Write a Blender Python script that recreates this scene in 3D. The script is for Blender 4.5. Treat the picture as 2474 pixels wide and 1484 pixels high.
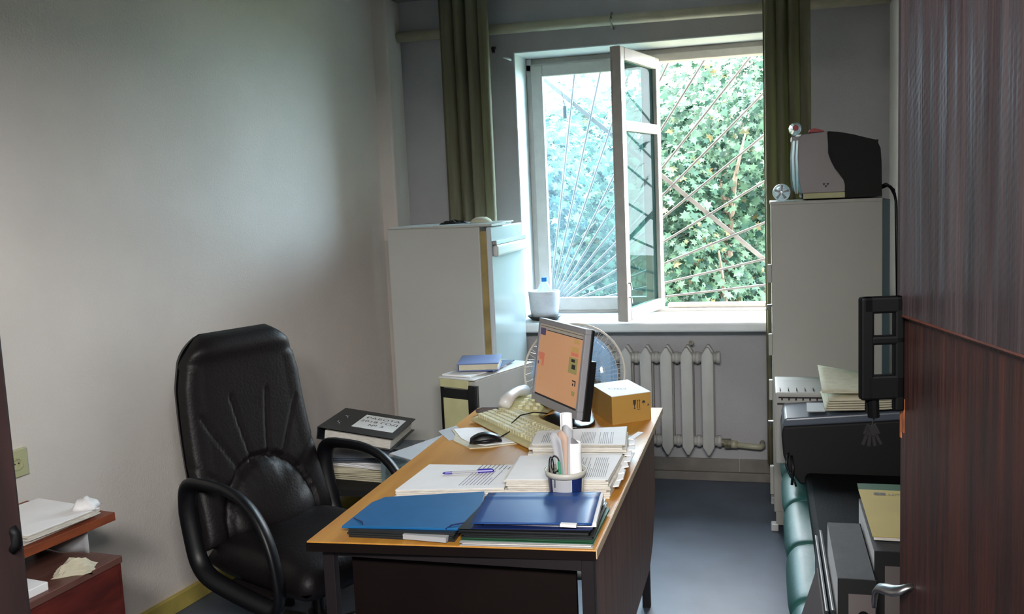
import bpy, bmesh, math, random
from mathutils import Vector, Matrix, Euler
R = math.radians
random.seed(7)
sc = bpy.context.scene
for o in list(bpy.data.objects):
    bpy.data.objects.remove(o)

# ------------------------------------------------------------------ camera
F_PX = 2264.0
yaw, pitch, roll = R(15.32), R(6.833), R(-2.542)
fwd = Vector((-math.sin(yaw)*math.cos(pitch), math.cos(yaw)*math.cos(pitch), -math.sin(pitch)))
rt0 = Vector((math.cos(yaw), math.sin(yaw), 0))
up0 = rt0.cross(fwd)
rt = rt0*math.cos(roll) + up0*math.sin(roll)
up = -rt0*math.sin(roll) + up0*math.cos(roll)
cd = bpy.data.cameras.new('camera')
cam = bpy.data.objects.new('camera', cd)
sc.collection.objects.link(cam)
m = Matrix((rt, up, -fwd)).transposed().to_4x4()
m.translation = Vector((0, 0, 1.55))
cam.matrix_world = m
cd.sensor_fit = 'HORIZONTAL'
cd.sensor_width = 36
cd.lens = 36*F_PX/2474
cd.clip_start = 0.02
cd.clip_end = 200
sc.camera = cam

# ------------------------------------------------------------------ world, sun, exposure
w = bpy.data.worlds.new('sky')
sc.world = w
w.use_nodes = True
bg = w.node_tree.nodes['Background']
bg.inputs['Color'].default_value = (0.87, 0.935, 1.0, 1)
bg.inputs['Strength'].default_value = 50.0
sd = bpy.data.lights.new('sun', 'SUN')
sd.energy = 36.0
sd.angle = R(1.5)
sd.color = (1.0, 0.95, 0.85)
sun = bpy.data.objects.new('sun', sd)
sc.collection.objects.link(sun)
sun.rotation_euler = Vector((0.30, 0.62, -1.0)).to_track_quat('-Z', 'Y').to_euler()
pd = bpy.data.lights.new('window_portal', 'AREA')
pd.shape = 'RECTANGLE'
pd.size = 1.32
pd.size_y = 1.44
pd.cycles.is_portal = True
po = bpy.data.objects.new('window_portal', pd)
sc.collection.objects.link(po)
po.location = (-0.61, 5.34, 1.58)
po.rotation_euler = (R(-90), 0, 0)
# long tube lamp in the hall behind the photographer, shining through the doorway
cl = bpy.data.lights.new('hall_tube_lamp', 'AREA')
cl.shape = 'RECTANGLE'
cl.size = 1.1
cl.size_y = 0.28
cl.energy = 148
cl.color = (1.0, 0.97, 0.94)
clo = bpy.data.objects.new('hall_tube_lamp', cl)
sc.collection.objects.link(clo)
clo.location = (0.10, -0.45, 2.18)
clo.rotation_euler = (R(90), 0, 0)
vs = sc.view_settings
vs.view_transform = 'Standard'
vs.look = 'None'
vs.gamma = 1
vs.use_curve_mapping = False
vs.exposure = 0.0
try:
    sc.cycles.use_denoising = True
    sc.cycles.max_bounces = 8
    sc.cycles.diffuse_bounces = 5
    sc.cycles.glossy_bounces = 4
    sc.cycles.transparent_max_bounces = 12
    sc.cycles.sample_clamp_indirect = 8
    sc.cycles.caustics_reflective = False
    sc.cycles.caustics_refractive = False
except Exception:
    pass

# ------------------------------------------------------------------ materials
def lin(c):
    return c/12.92 if c <= 0.04045 else ((c+0.055)/1.055)**2.4
def rgb(r, g, b):
    return (lin(r/255), lin(g/255), lin(b/255), 1)
def mat(name, col, rough=0.6, metal=0.0, var=0.0, vscale=8.0, bump=0.0, bscale=60.0, stretch=None,
        col2=None, emit=0.0, spec=0.5, alpha=1.0, coat=0.0, sheen=0.0, detail=4.0):
    mt = bpy.data.materials.new(name)
    mt.use_nodes = True
    nt = mt.node_tree
    b = nt.nodes['Principled BSDF']
    b.inputs['Base Color'].default_value = col
    b.inputs['Roughness'].default_value = rough
    b.inputs['Metallic'].default_value = metal
    b.inputs['Specular IOR Level'].default_value = spec
    if coat:
        b.inputs['Coat Weight'].default_value = coat
        b.inputs['Coat Roughness'].default_value = 0.15
    tc = nt.nodes.new('ShaderNodeTexCoord')
    mp = nt.nodes.new('ShaderNodeMapping')
    nt.links.new(tc.outputs['Object'], mp.inputs['Vector'])
    if stretch:
        mp.inputs['Scale'].default_value = stretch
    if var or col2:
        n = nt.nodes.new('ShaderNodeTexNoise')
        n.inputs['Scale'].default_value = vscale
        n.inputs['Detail'].default_value = detail
        nt.links.new(mp.outputs['Vector'], n.inputs['Vector'])
        r = nt.nodes.new('ShaderNodeValToRGB')
        r.color_ramp.elements[0].position = 0.32
        r.color_ramp.elements[1].position = 0.68
        c2 = col2 if col2 else tuple(min(1, x*(1+var)) for x in col[:3]) + (1,)
        c1 = col if col2 else tuple(x*(1-var) for x in col[:3]) + (1,)
        r.color_ramp.elements[0].color = c1
        r.color_ramp.elements[1].color = c2
        nt.links.new(n.outputs['Fac'], r.inputs['Fac'])
        nt.links.new(r.outputs['Color'], b.inputs['Base Color'])
    if bump:
        n2 = nt.nodes.new('ShaderNodeTexNoise')
        n2.inputs['Scale'].default_value = bscale
        n2.inputs['Detail'].default_value = 3
        nt.links.new(mp.outputs['Vector'], n2.inputs['Vector'])
        bp = nt.nodes.new('ShaderNodeBump')
        bp.inputs['Strength'].default_value = bump
        bp.inputs['Distance'].default_value = 0.01
        nt.links.new(n2.outputs['Fac'], bp.inputs['Height'])
        nt.links.new(bp.outputs['Normal'], b.inputs['Normal'])
    if emit:
        b.inputs['Emission Color'].default_value = col
        b.inputs['Emission Strength'].default_value = emit
    return mt

M = {}
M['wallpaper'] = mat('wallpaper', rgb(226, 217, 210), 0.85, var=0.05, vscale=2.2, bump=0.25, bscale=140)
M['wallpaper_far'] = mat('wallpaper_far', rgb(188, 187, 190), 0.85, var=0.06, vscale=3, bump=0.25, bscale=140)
M['ceiling'] = mat('ceiling_paint', rgb(150, 150, 148), 0.9, var=0.03)
M['plaster'] = mat('plaster_white', rgb(225, 230, 232), 0.6, var=0.04, vscale=6, bump=0.15, bscale=30)
M['floor'] = mat('floor_linoleum', rgb(86, 94, 108), 0.42, var=0.16, vscale=3.5, bump=0.10, bscale=7, spec=0.28)  # blue of the reflected sky is put into the base colour
M['paint_frame'] = mat('window_paint', rgb(196, 188, 180), 0.45, var=0.07, vscale=14, bump=0.2, bscale=50)
M['sill'] = mat('sill_paint', rgb(232, 234, 235), 0.4, var=0.04, vscale=8)
M['pipe'] = mat('pipe_paint', rgb(176, 172, 148), 0.4, var=0.08, vscale=12)
M['baseboard'] = mat('baseboard_yellow', rgb(190, 172, 92), 0.5, var=0.12, vscale=12)
M['skirting'] = mat('skirting_grey', rgb(128, 122, 116), 0.55, var=0.15, vscale=9)
M['fridge'] = mat('fridge_enamel', rgb(186, 186, 180), 0.35, var=0.03, vscale=3)
M['fridge_door'] = mat('fridge_door_enamel', rgb(200, 208, 212), 0.16, var=0.02, vscale=3, spec=0.7)
M['gasket'] = mat('yellowed_gasket', rgb(158, 138, 84), 0.6, var=0.25, vscale=10)
M['chrome'] = mat('chrome', rgb(200, 200, 200), 0.22, 1.0)
M['steel'] = mat('brushed_steel', rgb(150, 150, 152), 0.35, 1.0)
M['white_plastic'] = mat('white_plastic', rgb(214, 214, 212), 0.35, var=0.03)
M['printer_white'] = mat('printer_white', rgb(158, 150, 150), 0.45, var=0.03)
M['cream_plastic'] = mat('cream_plastic', rgb(198, 196, 150), 0.5, var=0.08, vscale=12)
M['beige_case'] = mat('beige_case', rgb(176, 176, 172), 0.5, var=0.04)
M['kbd'] = mat('keyboard_plastic', rgb(198, 190, 144), 0.55, var=0.08, vscale=20)
M['keycap'] = mat('keycap_plastic', rgb(212, 208, 172), 0.55, var=0.06, vscale=40)
M['black_plastic'] = mat('black_plastic', rgb(14, 13, 15), 0.35, var=0.1)
M['black_matte'] = mat('black_matte', rgb(12, 11, 12), 0.7, var=0.15)
M['lock_black'] = mat('lock_black', rgb(3, 3, 4), 0.6, spec=0.08)
M['key_dark'] = mat('key_dark', rgb(13, 12, 13), 0.5, spec=0.2)
M['bluegrey_plastic'] = mat('bluegrey_plastic', rgb(92, 100, 112), 0.3, var=0.05)
M['silver_plastic'] = mat('silver_plastic', rgb(150, 149, 154), 0.4, var=0.03)
M['leather'] = mat('black_leather', rgb(22, 18, 20), 0.48, var=0.12, vscale=20, bump=0.12, bscale=110, spec=0.3)
M['armrest'] = mat('armrest_plastic', rgb(14, 15, 19), 0.42, spec=0.35)
M['desk_top'] = mat('desk_veneer', rgb(208, 150, 66), 0.36, col2=rgb(190, 130, 50), vscale=3.0, stretch=(9, 0.8, 4), bump=0.04, bscale=30)
M['desk_side'] = mat('desk_panel', rgb(124, 94, 84), 0.5, col2=rgb(96, 70, 63), vscale=3.0, stretch=(10, 10, 0.8))
M['desk_end'] = mat('desk_end_panel', rgb(19, 11, 10), 0.6, var=0.2, vscale=5, spec=0.15)  # near-black: the end panel's shade is put into the colour
M['edge_band'] = mat('edge_band', rgb(214, 190, 160), 0.5)
M['dark_metal'] = mat('dark_metal', rgb(30, 24, 26), 0.45, var=0.1)
M['cherry'] = mat('cherry_wood', rgb(104, 38, 28), 0.45, col2=rgb(70, 22, 18), vscale=3, stretch=(2, 2, 10))
M['cherry_top'] = mat('cherry_wood_top', rgb(112, 74, 64), 0.45, col2=rgb(92, 58, 50), vscale=3, stretch=(8, 1, 1))
M['orange_wood'] = mat('orange_wood', rgb(138, 68, 32), 0.5, col2=rgb(104, 46, 24), vscale=4, stretch=(2, 2, 8))
M['paper'] = mat('paper_white', rgb(246, 246, 247), 0.8, var=0.02, vscale=20)
M['paper_old'] = mat('paper_yellowed', rgb(206, 200, 176), 0.8, var=0.08, vscale=30, stretch=(1, 1, 12))
M['paper_edge'] = mat('paper_edges', rgb(216, 212, 203), 0.85, var=0.16, vscale=40, stretch=(1, 1, 14))
M['paper_grey'] = mat('paper_grey', rgb(176, 178, 182), 0.7, var=0.03)
M['salmon_sheet'] = mat('salmon_sheet', rgb(196, 168, 150), 0.8)
M['ink'] = mat('ink_grey', rgb(120, 120, 124), 0.8)
M['ink_dark'] = mat('ink_dark', rgb(52, 48, 50), 0.8)
M['ink_violet'] = mat('ink_violet', rgb(120, 110, 150), 0.8)
M['blue_folder'] = mat('blue_folder_plastic', rgb(24, 100, 158), 0.42, var=0.06, vscale=18)
M['blue_gloss'] = mat('blue_gloss_plastic', rgb(22, 72, 142), 0.42, var=0.05, vscale=14, bump=0.05, bscale=14, spec=0.7)
M['navy'] = mat('navy_plastic', rgb(22, 40, 92), 0.35)
M['dark_folder'] = mat('dark_folder', rgb(40, 44, 46), 0.4, var=0.12)
M['green_folder'] = mat('green_folder', rgb(40, 90, 62), 0.5)
M['grey_board'] = mat('grey_board', rgb(76, 76, 78), 0.7, var=0.10, vscale=30, bump=0.1, bscale=200)
M['grey_label'] = mat('grey_label', rgb(96, 88, 88), 0.75, var=0.05)
M['cardboard'] = mat('cardboard', rgb(176, 136, 66), 0.75, var=0.05, vscale=6)
M['cardboard_top'] = mat('cardboard_white', rgb(222, 220, 216), 0.6, var=0.02)
M['teal'] = mat('teal_leatherette', rgb(40, 94, 90), 0.5, var=0.10, vscale=8, bump=0.12, bscale=40, spec=0.7)
M['cab_white'] = mat('cabinet_paint', rgb(178, 176, 168), 0.45, var=0.03, vscale=3)
M['cab_teal'] = mat('cabinet_back_panel', rgb(62, 86, 94), 0.4)
M['door_wood'] = mat('door_wood', rgb(60, 31, 25), 0.45, col2=rgb(26, 18, 18), vscale=2.4, stretch=(26, 26, 1.2), bump=0.25, bscale=4.0)
M['door_upper'] = mat('door_film', rgb(64, 54, 56), 0.42, col2=rgb(38, 30, 33), vscale=2.4, stretch=(26, 26, 1.0), bump=0.2, bscale=5.0)
M['worn_wood'] = mat('worn_wood', rgb(170, 96, 44), 0.55, col2=rgb(90, 46, 26), vscale=30, stretch=(3, 3, 0.6))
M['batten'] = mat('batten_wood', rgb(66, 34, 24), 0.5, var=0.3, vscale=30)
M['jamb'] = mat('jamb_wood', rgb(34, 20, 20), 0.55, var=0.3, vscale=10, stretch=(6, 6, 1))
M['radiator'] = mat('radiator_paint', rgb(190, 188, 184), 0.4, var=0.05, vscale=9)
M['rust'] = mat('dirty_fitting', rgb(120, 116, 96), 0.5, var=0.4, vscale=60)
M['socket'] = mat('socket_plastic', rgb(190, 190, 148), 0.5)
M['red_plastic'] = mat('red_plastic', rgb(176, 28, 40), 0.4)
M['blue_cap'] = mat('blue_cap', rgb(20, 120, 200), 0.4)
M['green_pen'] = mat('green_pen', rgb(40, 160, 110), 0.4)
M['pen_blue'] = mat('pen_blue', rgb(46, 34, 150), 0.35)
M['notebook'] = mat('notebook_blue', rgb(108, 126, 172), 0.45, var=0.04)
M['yellow_paper'] = mat('yellow_cover', rgb(206, 184, 110), 0.6, var=0.04)
M['dark_blue_cloth'] = mat('dark_blue_cloth', rgb(7, 8, 11), 0.75, spec=0.12, var=0.2, vscale=20, bump=0.2, bscale=120)
M['bar_paint'] = mat('grille_paint', rgb(84, 80, 76), 0.5, var=0.12, vscale=9)
M['strap_paint'] = mat('strap_paint', rgb(130, 124, 118), 0.5, var=0.10, vscale=9)
M['bark'] = mat('bark', rgb(90, 78, 66), 0.9, var=0.3, vscale=20)
M['ground'] = mat('soil_grass', rgb(96, 110, 70), 0.95, col2=rgb(120, 106, 84), vscale=4)
M['facade'] = mat('facade', rgb(170, 165, 155), 0.9, var=0.06)
M['corridor'] = mat('corridor_paint', rgb(70, 66, 64), 0.8, var=0.05)
M['fan_plastic'] = mat('fan_plastic', rgb(212, 208, 198), 0.4)
M['pot_wrap'] = mat('pot_wrap', rgb(208, 206, 212), 0.5, var=0.06, vscale=16, bump=0.5, bscale=18)
M['wall_strip_blue'] = mat('wall_strip_blue', rgb(150, 176, 180), 0.4)

def glassy(name, tint, mix_gloss=0.08, haze=0.0, haze_col=(0.8, 0.9, 1, 1), rough=0.02, refl=0.9):
    mt = bpy.data.materials.new(name)
    mt.use_nodes = True
    nt = mt.node_tree
    nt.nodes.clear()
    out = nt.nodes.new('ShaderNodeOutputMaterial')
    tr = nt.nodes.new('ShaderNodeBsdfTransparent')
    tr.inputs['Color'].default_value = tint
    gl = nt.nodes.new('ShaderNodeBsdfGlossy')
    gl.inputs['Roughness'].default_value = rough
    fr = nt.nodes.new('ShaderNodeLayerWeight')
    fr.inputs['Blend'].default_value = 0.5
    pw = nt.nodes.new('ShaderNodeMath')
    pw.operation = 'POWER'
    pw.inputs[1].default_value = 4.0
    nt.links.new(fr.outputs['Facing'], pw.inputs[0])
    ad = nt.nodes.new('ShaderNodeMath')
    ad.operation = 'MULTIPLY_ADD'
    ad.inputs[1].default_value = refl
    ad.inputs[2].default_value = 0.02 + mix_gloss*0.2
    mx = nt.nodes.new('ShaderNodeMixShader')
    nt.links.new(pw.outputs[0], ad.inputs[0])
    nt.links.new(ad.outputs[0], mx.inputs[0])
    nt.links.new(tr.outputs[0], mx.inputs[1])
    nt.links.new(gl.outputs[0], mx.inputs[2])
    last = mx
    if haze:
        tl = nt.nodes.new('ShaderNodeBsdfTranslucent')
        tl.inputs['Color'].default_value = haze_col
        tc = nt.nodes.new('ShaderNodeTexCoord')
        n = nt.nodes.new('ShaderNodeTexNoise')
        n.inputs['Scale'].default_value = 5
        n.inputs['Detail'].default_value = 6
        nt.links.new(tc.outputs['Object'], n.inputs['Vector'])
        mr = nt.nodes.new('ShaderNodeMapRange')
        mr.inputs['From Min'].default_value = 0.3
        mr.inputs['From Max'].default_value = 0.7
        mr.inputs['To Min'].default_value = haze*0.7
        mr.inputs['To Max'].default_value = haze*1.3
        nt.links.new(n.outputs['Fac'], mr.inputs['Value'])
        m2 = nt.nodes.new('ShaderNodeMixShader')
        nt.links.new(mr.outputs[0], m2.inputs[0])
        nt.links.new(mx.outputs[0], m2.inputs[1])
        nt.links.new(tl.outputs[0], m2.inputs[2])
        last = m2
    nt.links.new(last.outputs[0], out.inputs['Surface'])
    return mt
M['glass_dirty'] = glassy('dusty_window_glass', (0.80, 0.93, 1.0, 1), haze=0.014, haze_col=(0.6, 0.85, 1, 1))
M['glass_sash'] = glassy('sash_glass', (0.42, 0.54, 0.50, 1), mix_gloss=-0.09, haze=0.012, refl=0.05)
M['clear_plastic'] = glassy('clear_plastic', (0.80, 0.90, 0.92, 1), mix_gloss=1.0, haze=0.25, haze_col=(0.8, 0.9, 0.92, 1), rough=0.1)
M['smoke_plastic'] = glassy('smoke_plastic', (0.5, 0.68, 0.70, 1), mix_gloss=1.0, haze=0.4, haze_col=(0.55, 0.72, 0.74, 1), rough=0.15)
M['fan_mesh'] = glassy('fan_guard_gauze', (0.86, 0.86, 0.88, 1), haze=0.30, haze_col=(0.75, 0.75, 0.78, 1))
M['fan_blade'] = glassy('translucent_blue_blade', (0.72, 0.80, 0.88, 1), haze=0.25, haze_col=(0.35, 0.46, 0.58, 1), refl=0.3)

def leafmat(name, c1, c2, c3):
    mt = bpy.data.materials.new(name)
    mt.use_nodes = True
    nt = mt.node_tree
    b = nt.nodes['Principled BSDF']
    b.inputs['Roughness'].default_value = 0.5
    b.inputs['Specular IOR Level'].default_value = 0.12
    g = nt.nodes.new('ShaderNodeNewGeometry')
    r = nt.nodes.new('ShaderNodeValToRGB')
    e = r.color_ramp.elements
    e[0].position, e[0].color = 0.0, c1
    e[1].position, e[1].color = 0.955, c2
    x = e.new(0.99)
    x.color = c3
    nt.links.new(g.outputs['Random Per Island'], r.inputs['Fac'])
    nt.links.new(r.outputs['Color'], b.inputs['Base Color'])
    tl = nt.nodes.new('ShaderNodeBsdfTranslucent')
    nt.links.new(r.outputs['Color'], tl.inputs['Color'])
    mx = nt.nodes.new('ShaderNodeMixShader')
    mx.inputs[0].default_value = 0.35
    nt.links.new(b.outputs[0], mx.inputs[1])
    nt.links.new(tl.outputs[0], mx.inputs[2])
    nt.links.new(mx.outputs[0], nt.nodes['Material Output'].inputs['Surface'])
    return mt
M['leaf'] = leafmat('maple_leaves', rgb(14, 40, 32), rgb(54, 76, 58), rgb(80, 72, 44))
M['leaf_light'] = leafmat('pale_leaves', rgb(26, 54, 58), rgb(66, 86, 86), rgb(74, 82, 70))

# ------------------------------------------------------------------ mesh helpers
class MB:
    def __init__(s):
        s.bm = bmesh.new()
        s.mats = []
    def mi(s, m):
        if m is None:
            return 0
        if m not in s.mats:
            s.mats.append(m)
        return s.mats.index(m)
    def _fin(s, vs, fs, m, T=None):
        if T is not None:
            for v in vs:
                v.co = T @ v.co
        i = s.mi(m)
        for f in fs:
            f.material_index = i
    def box(s, lo, hi, m=None, T=None):
        x0, y0, z0 = lo
        x1, y1, z1 = hi
        c = [(x0,y0,z0),(x1,y0,z0),(x1,y1,z0),(x0,y1,z0),(x0,y0,z1),(x1,y0,z1),(x1,y1,z1),(x0,y1,z1)]
        v = [s.bm.verts.new(p) for p in c]
        f = [s.bm.faces.new([v[i] for i in q]) for q in ((3,2,1,0),(4,5,6,7),(0,1,5,4),(1,2,6,5),(2,3,7,6),(3,0,4,7))]
        s._fin(v, f, m, T)
        return s
    def prism(s, pts, h0, h1, axis='z', m=None, T=None):
        """pts 2D polygon; axis = extrusion axis. x: pts=(y,z); y: pts=(x,z); z: pts=(x,y)"""
        def P(p, h):
            return {'z': (p[0], p[1], h), 'y': (p[0], h, p[1]), 'x': (h, p[0], p[1])}[axis]
        a = [s.bm.verts.new(P(p, h0)) for p in pts]
        b = [s.bm.verts.new(P(p, h1)) for p in pts]
        n = len(pts)
        f = [s.bm.faces.new(a[::-1]), s.bm.faces.new(b)]
        for i in range(n):
            f.append(s.bm.faces.new((a[i], a[(i+1) % n], b[(i+1) % n], b[i])))
        s._fin(a+b, f, m, T)
        return s
    def lathe(s, prof, seg=24, m=None, T=None, close=True):
        """prof: list of (r,z)"""
        rings, vs, fs = [], [], []
        for r, z in prof:
            if r < 1e-6:
                v = [s.bm.verts.new((0, 0, z))]
            else:
                v = [s.bm.verts.new((r*math.cos(2*math.pi*i/seg), r*math.sin(2*math.pi*i/seg), z)) for i in range(seg)]
            rings.append(v)
            vs += v
        for a, b in zip(rings, rings[1:]):
            for i in range(seg):
                j = (i+1) % seg
                if len(a) == 1 and len(b) == 1:
                    continue
                if len(a) == 1:
                    fs.append(s.bm.faces.new((a[0], b[j], b[i])))
                elif len(b) == 1:
                    fs.append(s.bm.faces.new((a[i], a[j], b[0])))
                else:
                    fs.append(s.bm.faces.new((a[i], a[j], b[j], b[i])))
        s._fin(vs, fs, m, T)
        return s
    def tube(s, pts, r, seg=8, m=None, T=None, flat=1.0, closed=False, cap=True):
        pts = [Vector(p) for p in pts]
        n = len(pts)
        rr = r if isinstance(r, (list, tuple)) else [r]*n
        rings, vs, fs = [], [], []
        pn = None
        for i, p in enumerate(pts):
            if closed:
                t = (pts[(i+1) % n] - pts[i-1]).normalized()
            else:
                t = (pts[min(i+1, n-1)] - pts[max(i-1, 0)]).normalized()
            if pn is None:
                pn = t.orthogonal().normalized() if abs(t.z) > 0.99 else Vector((0, 0, 1)).cross(t).normalized()
            else:
                pn = (pn - t*pn.dot(t)).normalized()
            b = t.cross(pn)
            ring = [s.bm.verts.new(p + pn*(rr[i]*math.cos(2*math.pi*k/seg)) + b*(rr[i]*flat*math.sin(2*math.pi*k/seg))) for k in range(seg)]
            rings.append(ring)
            vs += ring
        m2 = n if closed else n-1
        for i in range(m2):
            a, b = rings[i], rings[(i+1) % n]
            for k in range(seg):
                j = (k+1) % seg
                fs.append(s.bm.faces.new((a[k], a[j], b[j], b[k])))
        if not closed and cap:
            fs.append(s.bm.faces.new(rings[0][::-1]))
            fs.append(s.bm.faces.new(rings[-1]))
        s._fin(vs, fs, m, T)
        return s
    def grid(s, fn, nu, nv, m=None, T=None):
        g = [[s.bm.verts.new(fn(i/nu, j/nv)) for j in range(nv+1)] for i in range(nu+1)]
        fs = []
        for i in range(nu):
            for j in range(nv):
                fs.append(s.bm.faces.new((g[i][j], g[i+1][j], g[i+1][j+1], g[i][j+1])))
        s._fin([v for r in g for v in r], fs, m, T)
        return s
    def face(s, pts, m=None, T=None):
        v = [s.bm.verts.new(p) for p in pts]
        f = [s.bm.faces.new(v)]
        s._fin(v, f, m, T)
        return s

def build(name, mb, m=None, parent=None, loc=(0, 0, 0), rz=0, bevel=0, smooth=False, seg=2, solid=0, sub=0, fixn=True):
    if fixn:
        bmesh.ops.recalc_face_normals(mb.bm, faces=mb.bm.faces[:])
    me = bpy.data.meshes.new(name)
    mb.bm.to_mesh(me)
    mb.bm.free()
    if mb.mats:
        for x in mb.mats:
            me.materials.append(M[x] if isinstance(x, str) else x)
    else:
        me.materials.append(M[m] if isinstance(m, str) else m)
    if smooth:
        for p in me.polygons:
            p.use_smooth = True
    o = bpy.data.objects.new(name, me)
    sc.collection.objects.link(o)
    o.location = loc
    o.rotation_euler = (0, 0, rz)
    if parent:
        o.parent = parent
    if solid:
        k = o.modifiers.new('thick', 'SOLIDIFY')
        k.thickness = solid
        k.offset = 0
    if bevel:
        k = o.modifiers.new('bevel', 'BEVEL')
        k.width = bevel
        k.segments = seg
        k.limit_method = 'ANGLE'
        k.angle_limit = R(35)
    if sub:
        k = o.modifiers.new('sub', 'SUBSURF')
        k.levels = k.render_levels = sub
    return o
def tag(o, label=None, cat=None, group=None, kind=None):
    if label: o['label'] = label
    if cat: o['category'] = cat
    if group: o['group'] = group
    if kind: o['kind'] = kind
    return o
def thing(name, label, cat, loc, rz=0, group=None):
    o = bpy.data.objects.new(name, None)
    sc.collection.objects.link(o)
    o.location = loc
    o.rotation_euler = (0, 0, rz)
    o.empty_display_size = 0.05
    return tag(o, label, cat, group)
def struct(name, mb, m, **k):
    o = build(name, mb, m, **k)
    o['kind'] = 'structure'
    return o
def textmb(body, size, T, m):
    """text as a flat mesh with T placing (x right, y up, z normal)"""
    cu = bpy.data.curves.new('t', 'FONT')
    cu.body = body
    cu.size = size
    cu.align_x = 'CENTER'
    cu.align_y = 'CENTER'
    cu.resolution_u = 2
    ob = bpy.data.objects.new('t', cu)
    sc.collection.objects.link(ob)
    dg = bpy.context.evaluated_depsgraph_get()
    me = bpy.data.meshes.new_from_object(ob.evaluated_get(dg))
    mb = MB()
    mb.bm.from_mesh(me)
    for v in mb.bm.verts:
        v.co = T @ v.co
    i = mb.mi(m)
    for f in mb.bm.faces:
        f.material_index = i
    bpy.data.objects.remove(ob)
    bpy.data.curves.remove(cu)
    bpy.data.meshes.remove(me)
    return mb
def frame(o, x, y):
    """matrix with origin o, x axis x, y axis y, z = x cross y"""
    x = Vector(x).normalized(); y = Vector(y); z = x.cross(y).normalized(); y = z.cross(x)
    mt = Matrix((x, y, z)).transposed().to_4x4()
    mt.translation = Vector(o)
    return mt
def quadslab(p, h0, h1=None):
    """four xy corners -> (mb) vertical prism from z h0 to h1"""
    return MB().prism([(a[0], a[1]) for a in p], h0, h1, 'z')
def rbox(w, d, h):
    return MB().box((-w/2, -d/2, 0), (w/2, d/2, h))

# ------------------------------------------------------------------ room shell
D = 4.94          # inner face of the window wall
ZC = 2.615
XR = 0.585
YF = 0.42         # room face of the doorway wall
def xl(y): return -2.23 + 0.133*(y-3.0)
struct('floor', MB().prism([(-3.0, -4.4), (1.3, -4.4), (1.3, 5.3), (-3.0, 5.3)], -0.1, 0), 'floor')
struct('ceiling', MB().box((-3.0, -4.4, ZC), (1.3, 5.45, ZC+0.2)), 'ceiling')
struct('wall_left', MB().prism([(xl(YF)-0.3, YF-0.15), (xl(YF-.15), YF-0.15), (xl(5.3), 5.3), (xl(5.3)-0.3, 5.3)], 0, ZC), 'wallpaper')
struct('trim_1', MB().box((-2.2, 4.74, 0), (-1.916, D, ZC)), 'wallpaper', bevel=0.012, seg=3)
struct('wall_right', MB().box((XR, YF-0.15, 0), (XR+0.2, 5.3, ZC)), 'wallpaper')
WX0, WX1, WZ0, WZ1 = -1.284, 0.07, 0.83, 2.30
YO = 5.36
wf = MB()
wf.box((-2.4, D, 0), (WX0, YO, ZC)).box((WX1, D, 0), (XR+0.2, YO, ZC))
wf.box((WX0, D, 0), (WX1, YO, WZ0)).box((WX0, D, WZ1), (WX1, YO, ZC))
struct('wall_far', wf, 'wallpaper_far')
# plastered reveal lining
rv = MB()
rv.box((WX0, D-0.004, 0.86), (WX0+0.008, YO, WZ1)).box((WX1-0.008, D-0.004, 0.86), (WX1, YO, WZ1))
rv.box((WX0, D-0.004, WZ1-0.008), (WX1, YO, WZ1))
struct('trim_2', rv, 'plaster', bevel=0.003)
# doorway wall with the opening, corridor behind the camera
dw = MB()
DX0, DX1 = -0.445, 0.375
dw.box((-2.9, YF-0.15, 0), (-2.1, YF, ZC)).box((-2.1, YF-0.15, 2.08), (DX0, YF, ZC)).box((DX1, YF-0.15, 0), (XR+0.2, YF, ZC)).box((DX0, YF-0.15, 2.1), (DX1, YF, ZC))  # unseen second opening left of the post, added to let hall light through
struct('wall_near', dw, 'wallpaper')
jm = MB()
jm.box((-0.50, YF-0.16, 0), (-0.4105, YF+0.004, 2.1)).box((0.36, YF-0.16, 0), (DX1+0.02, YF+0.002, 2.1)).box((DX0, YF-0.16, 2.06), (DX1, YF+0.004, 2.1))
struct('trim_3', jm, 'jamb', bevel=0.003)
st = MB()
st.tube([(-0.4115, YF-0.006, 1.364), (-0.409, YF-0.004, 1.367), (-0.409, YF-0.004, 1.373), (-0.4115, YF-0.004, 1.376)], 0.003, 8)
o = build('door_catch', st, 'lock_black', smooth=True)
tag(o, 'small dark rounded catch on the edge of the left doorway jamb', 'door catch')
cw = MB()
cw.box((-2.9, -4.2, 0), (-2.75, YF-0.15, ZC)).box((1.0, -4.2, 0), (1.2, YF-0.15, ZC)).box((-2.9, -4.4, 0), (1.2, -4.2, ZC))
struct('wall_corridor', cw, 'corridor')
# building outside: upper storey slab so that daylight only comes through the window
struct('baseboard_left', MB().prism([(xl(YF)-0.01, YF), (xl(YF)+0.018, YF), (xl(4.74)+0.018, 4.74), (xl(4.74)-0.01, 4.74)], 0, 0.07), 'baseboard', bevel=0.004)
sk = MB()
sk.box((-1.916, D-0.03, 0), (XR, D, 0.045))
sk.box((-1.916, D-0.012, 0.045), (-0.15, D, 0.115)).box((-0.146, D-0.012, 0.045), (XR, D, 0.115))
struct('baseboard_far', sk, 'skirting', bevel=0.002)
struct('baseboard_right', MB().box((XR-0.02, YF, 0), (XR, D, 0.07)), 'skirting', bevel=0.004)
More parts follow.
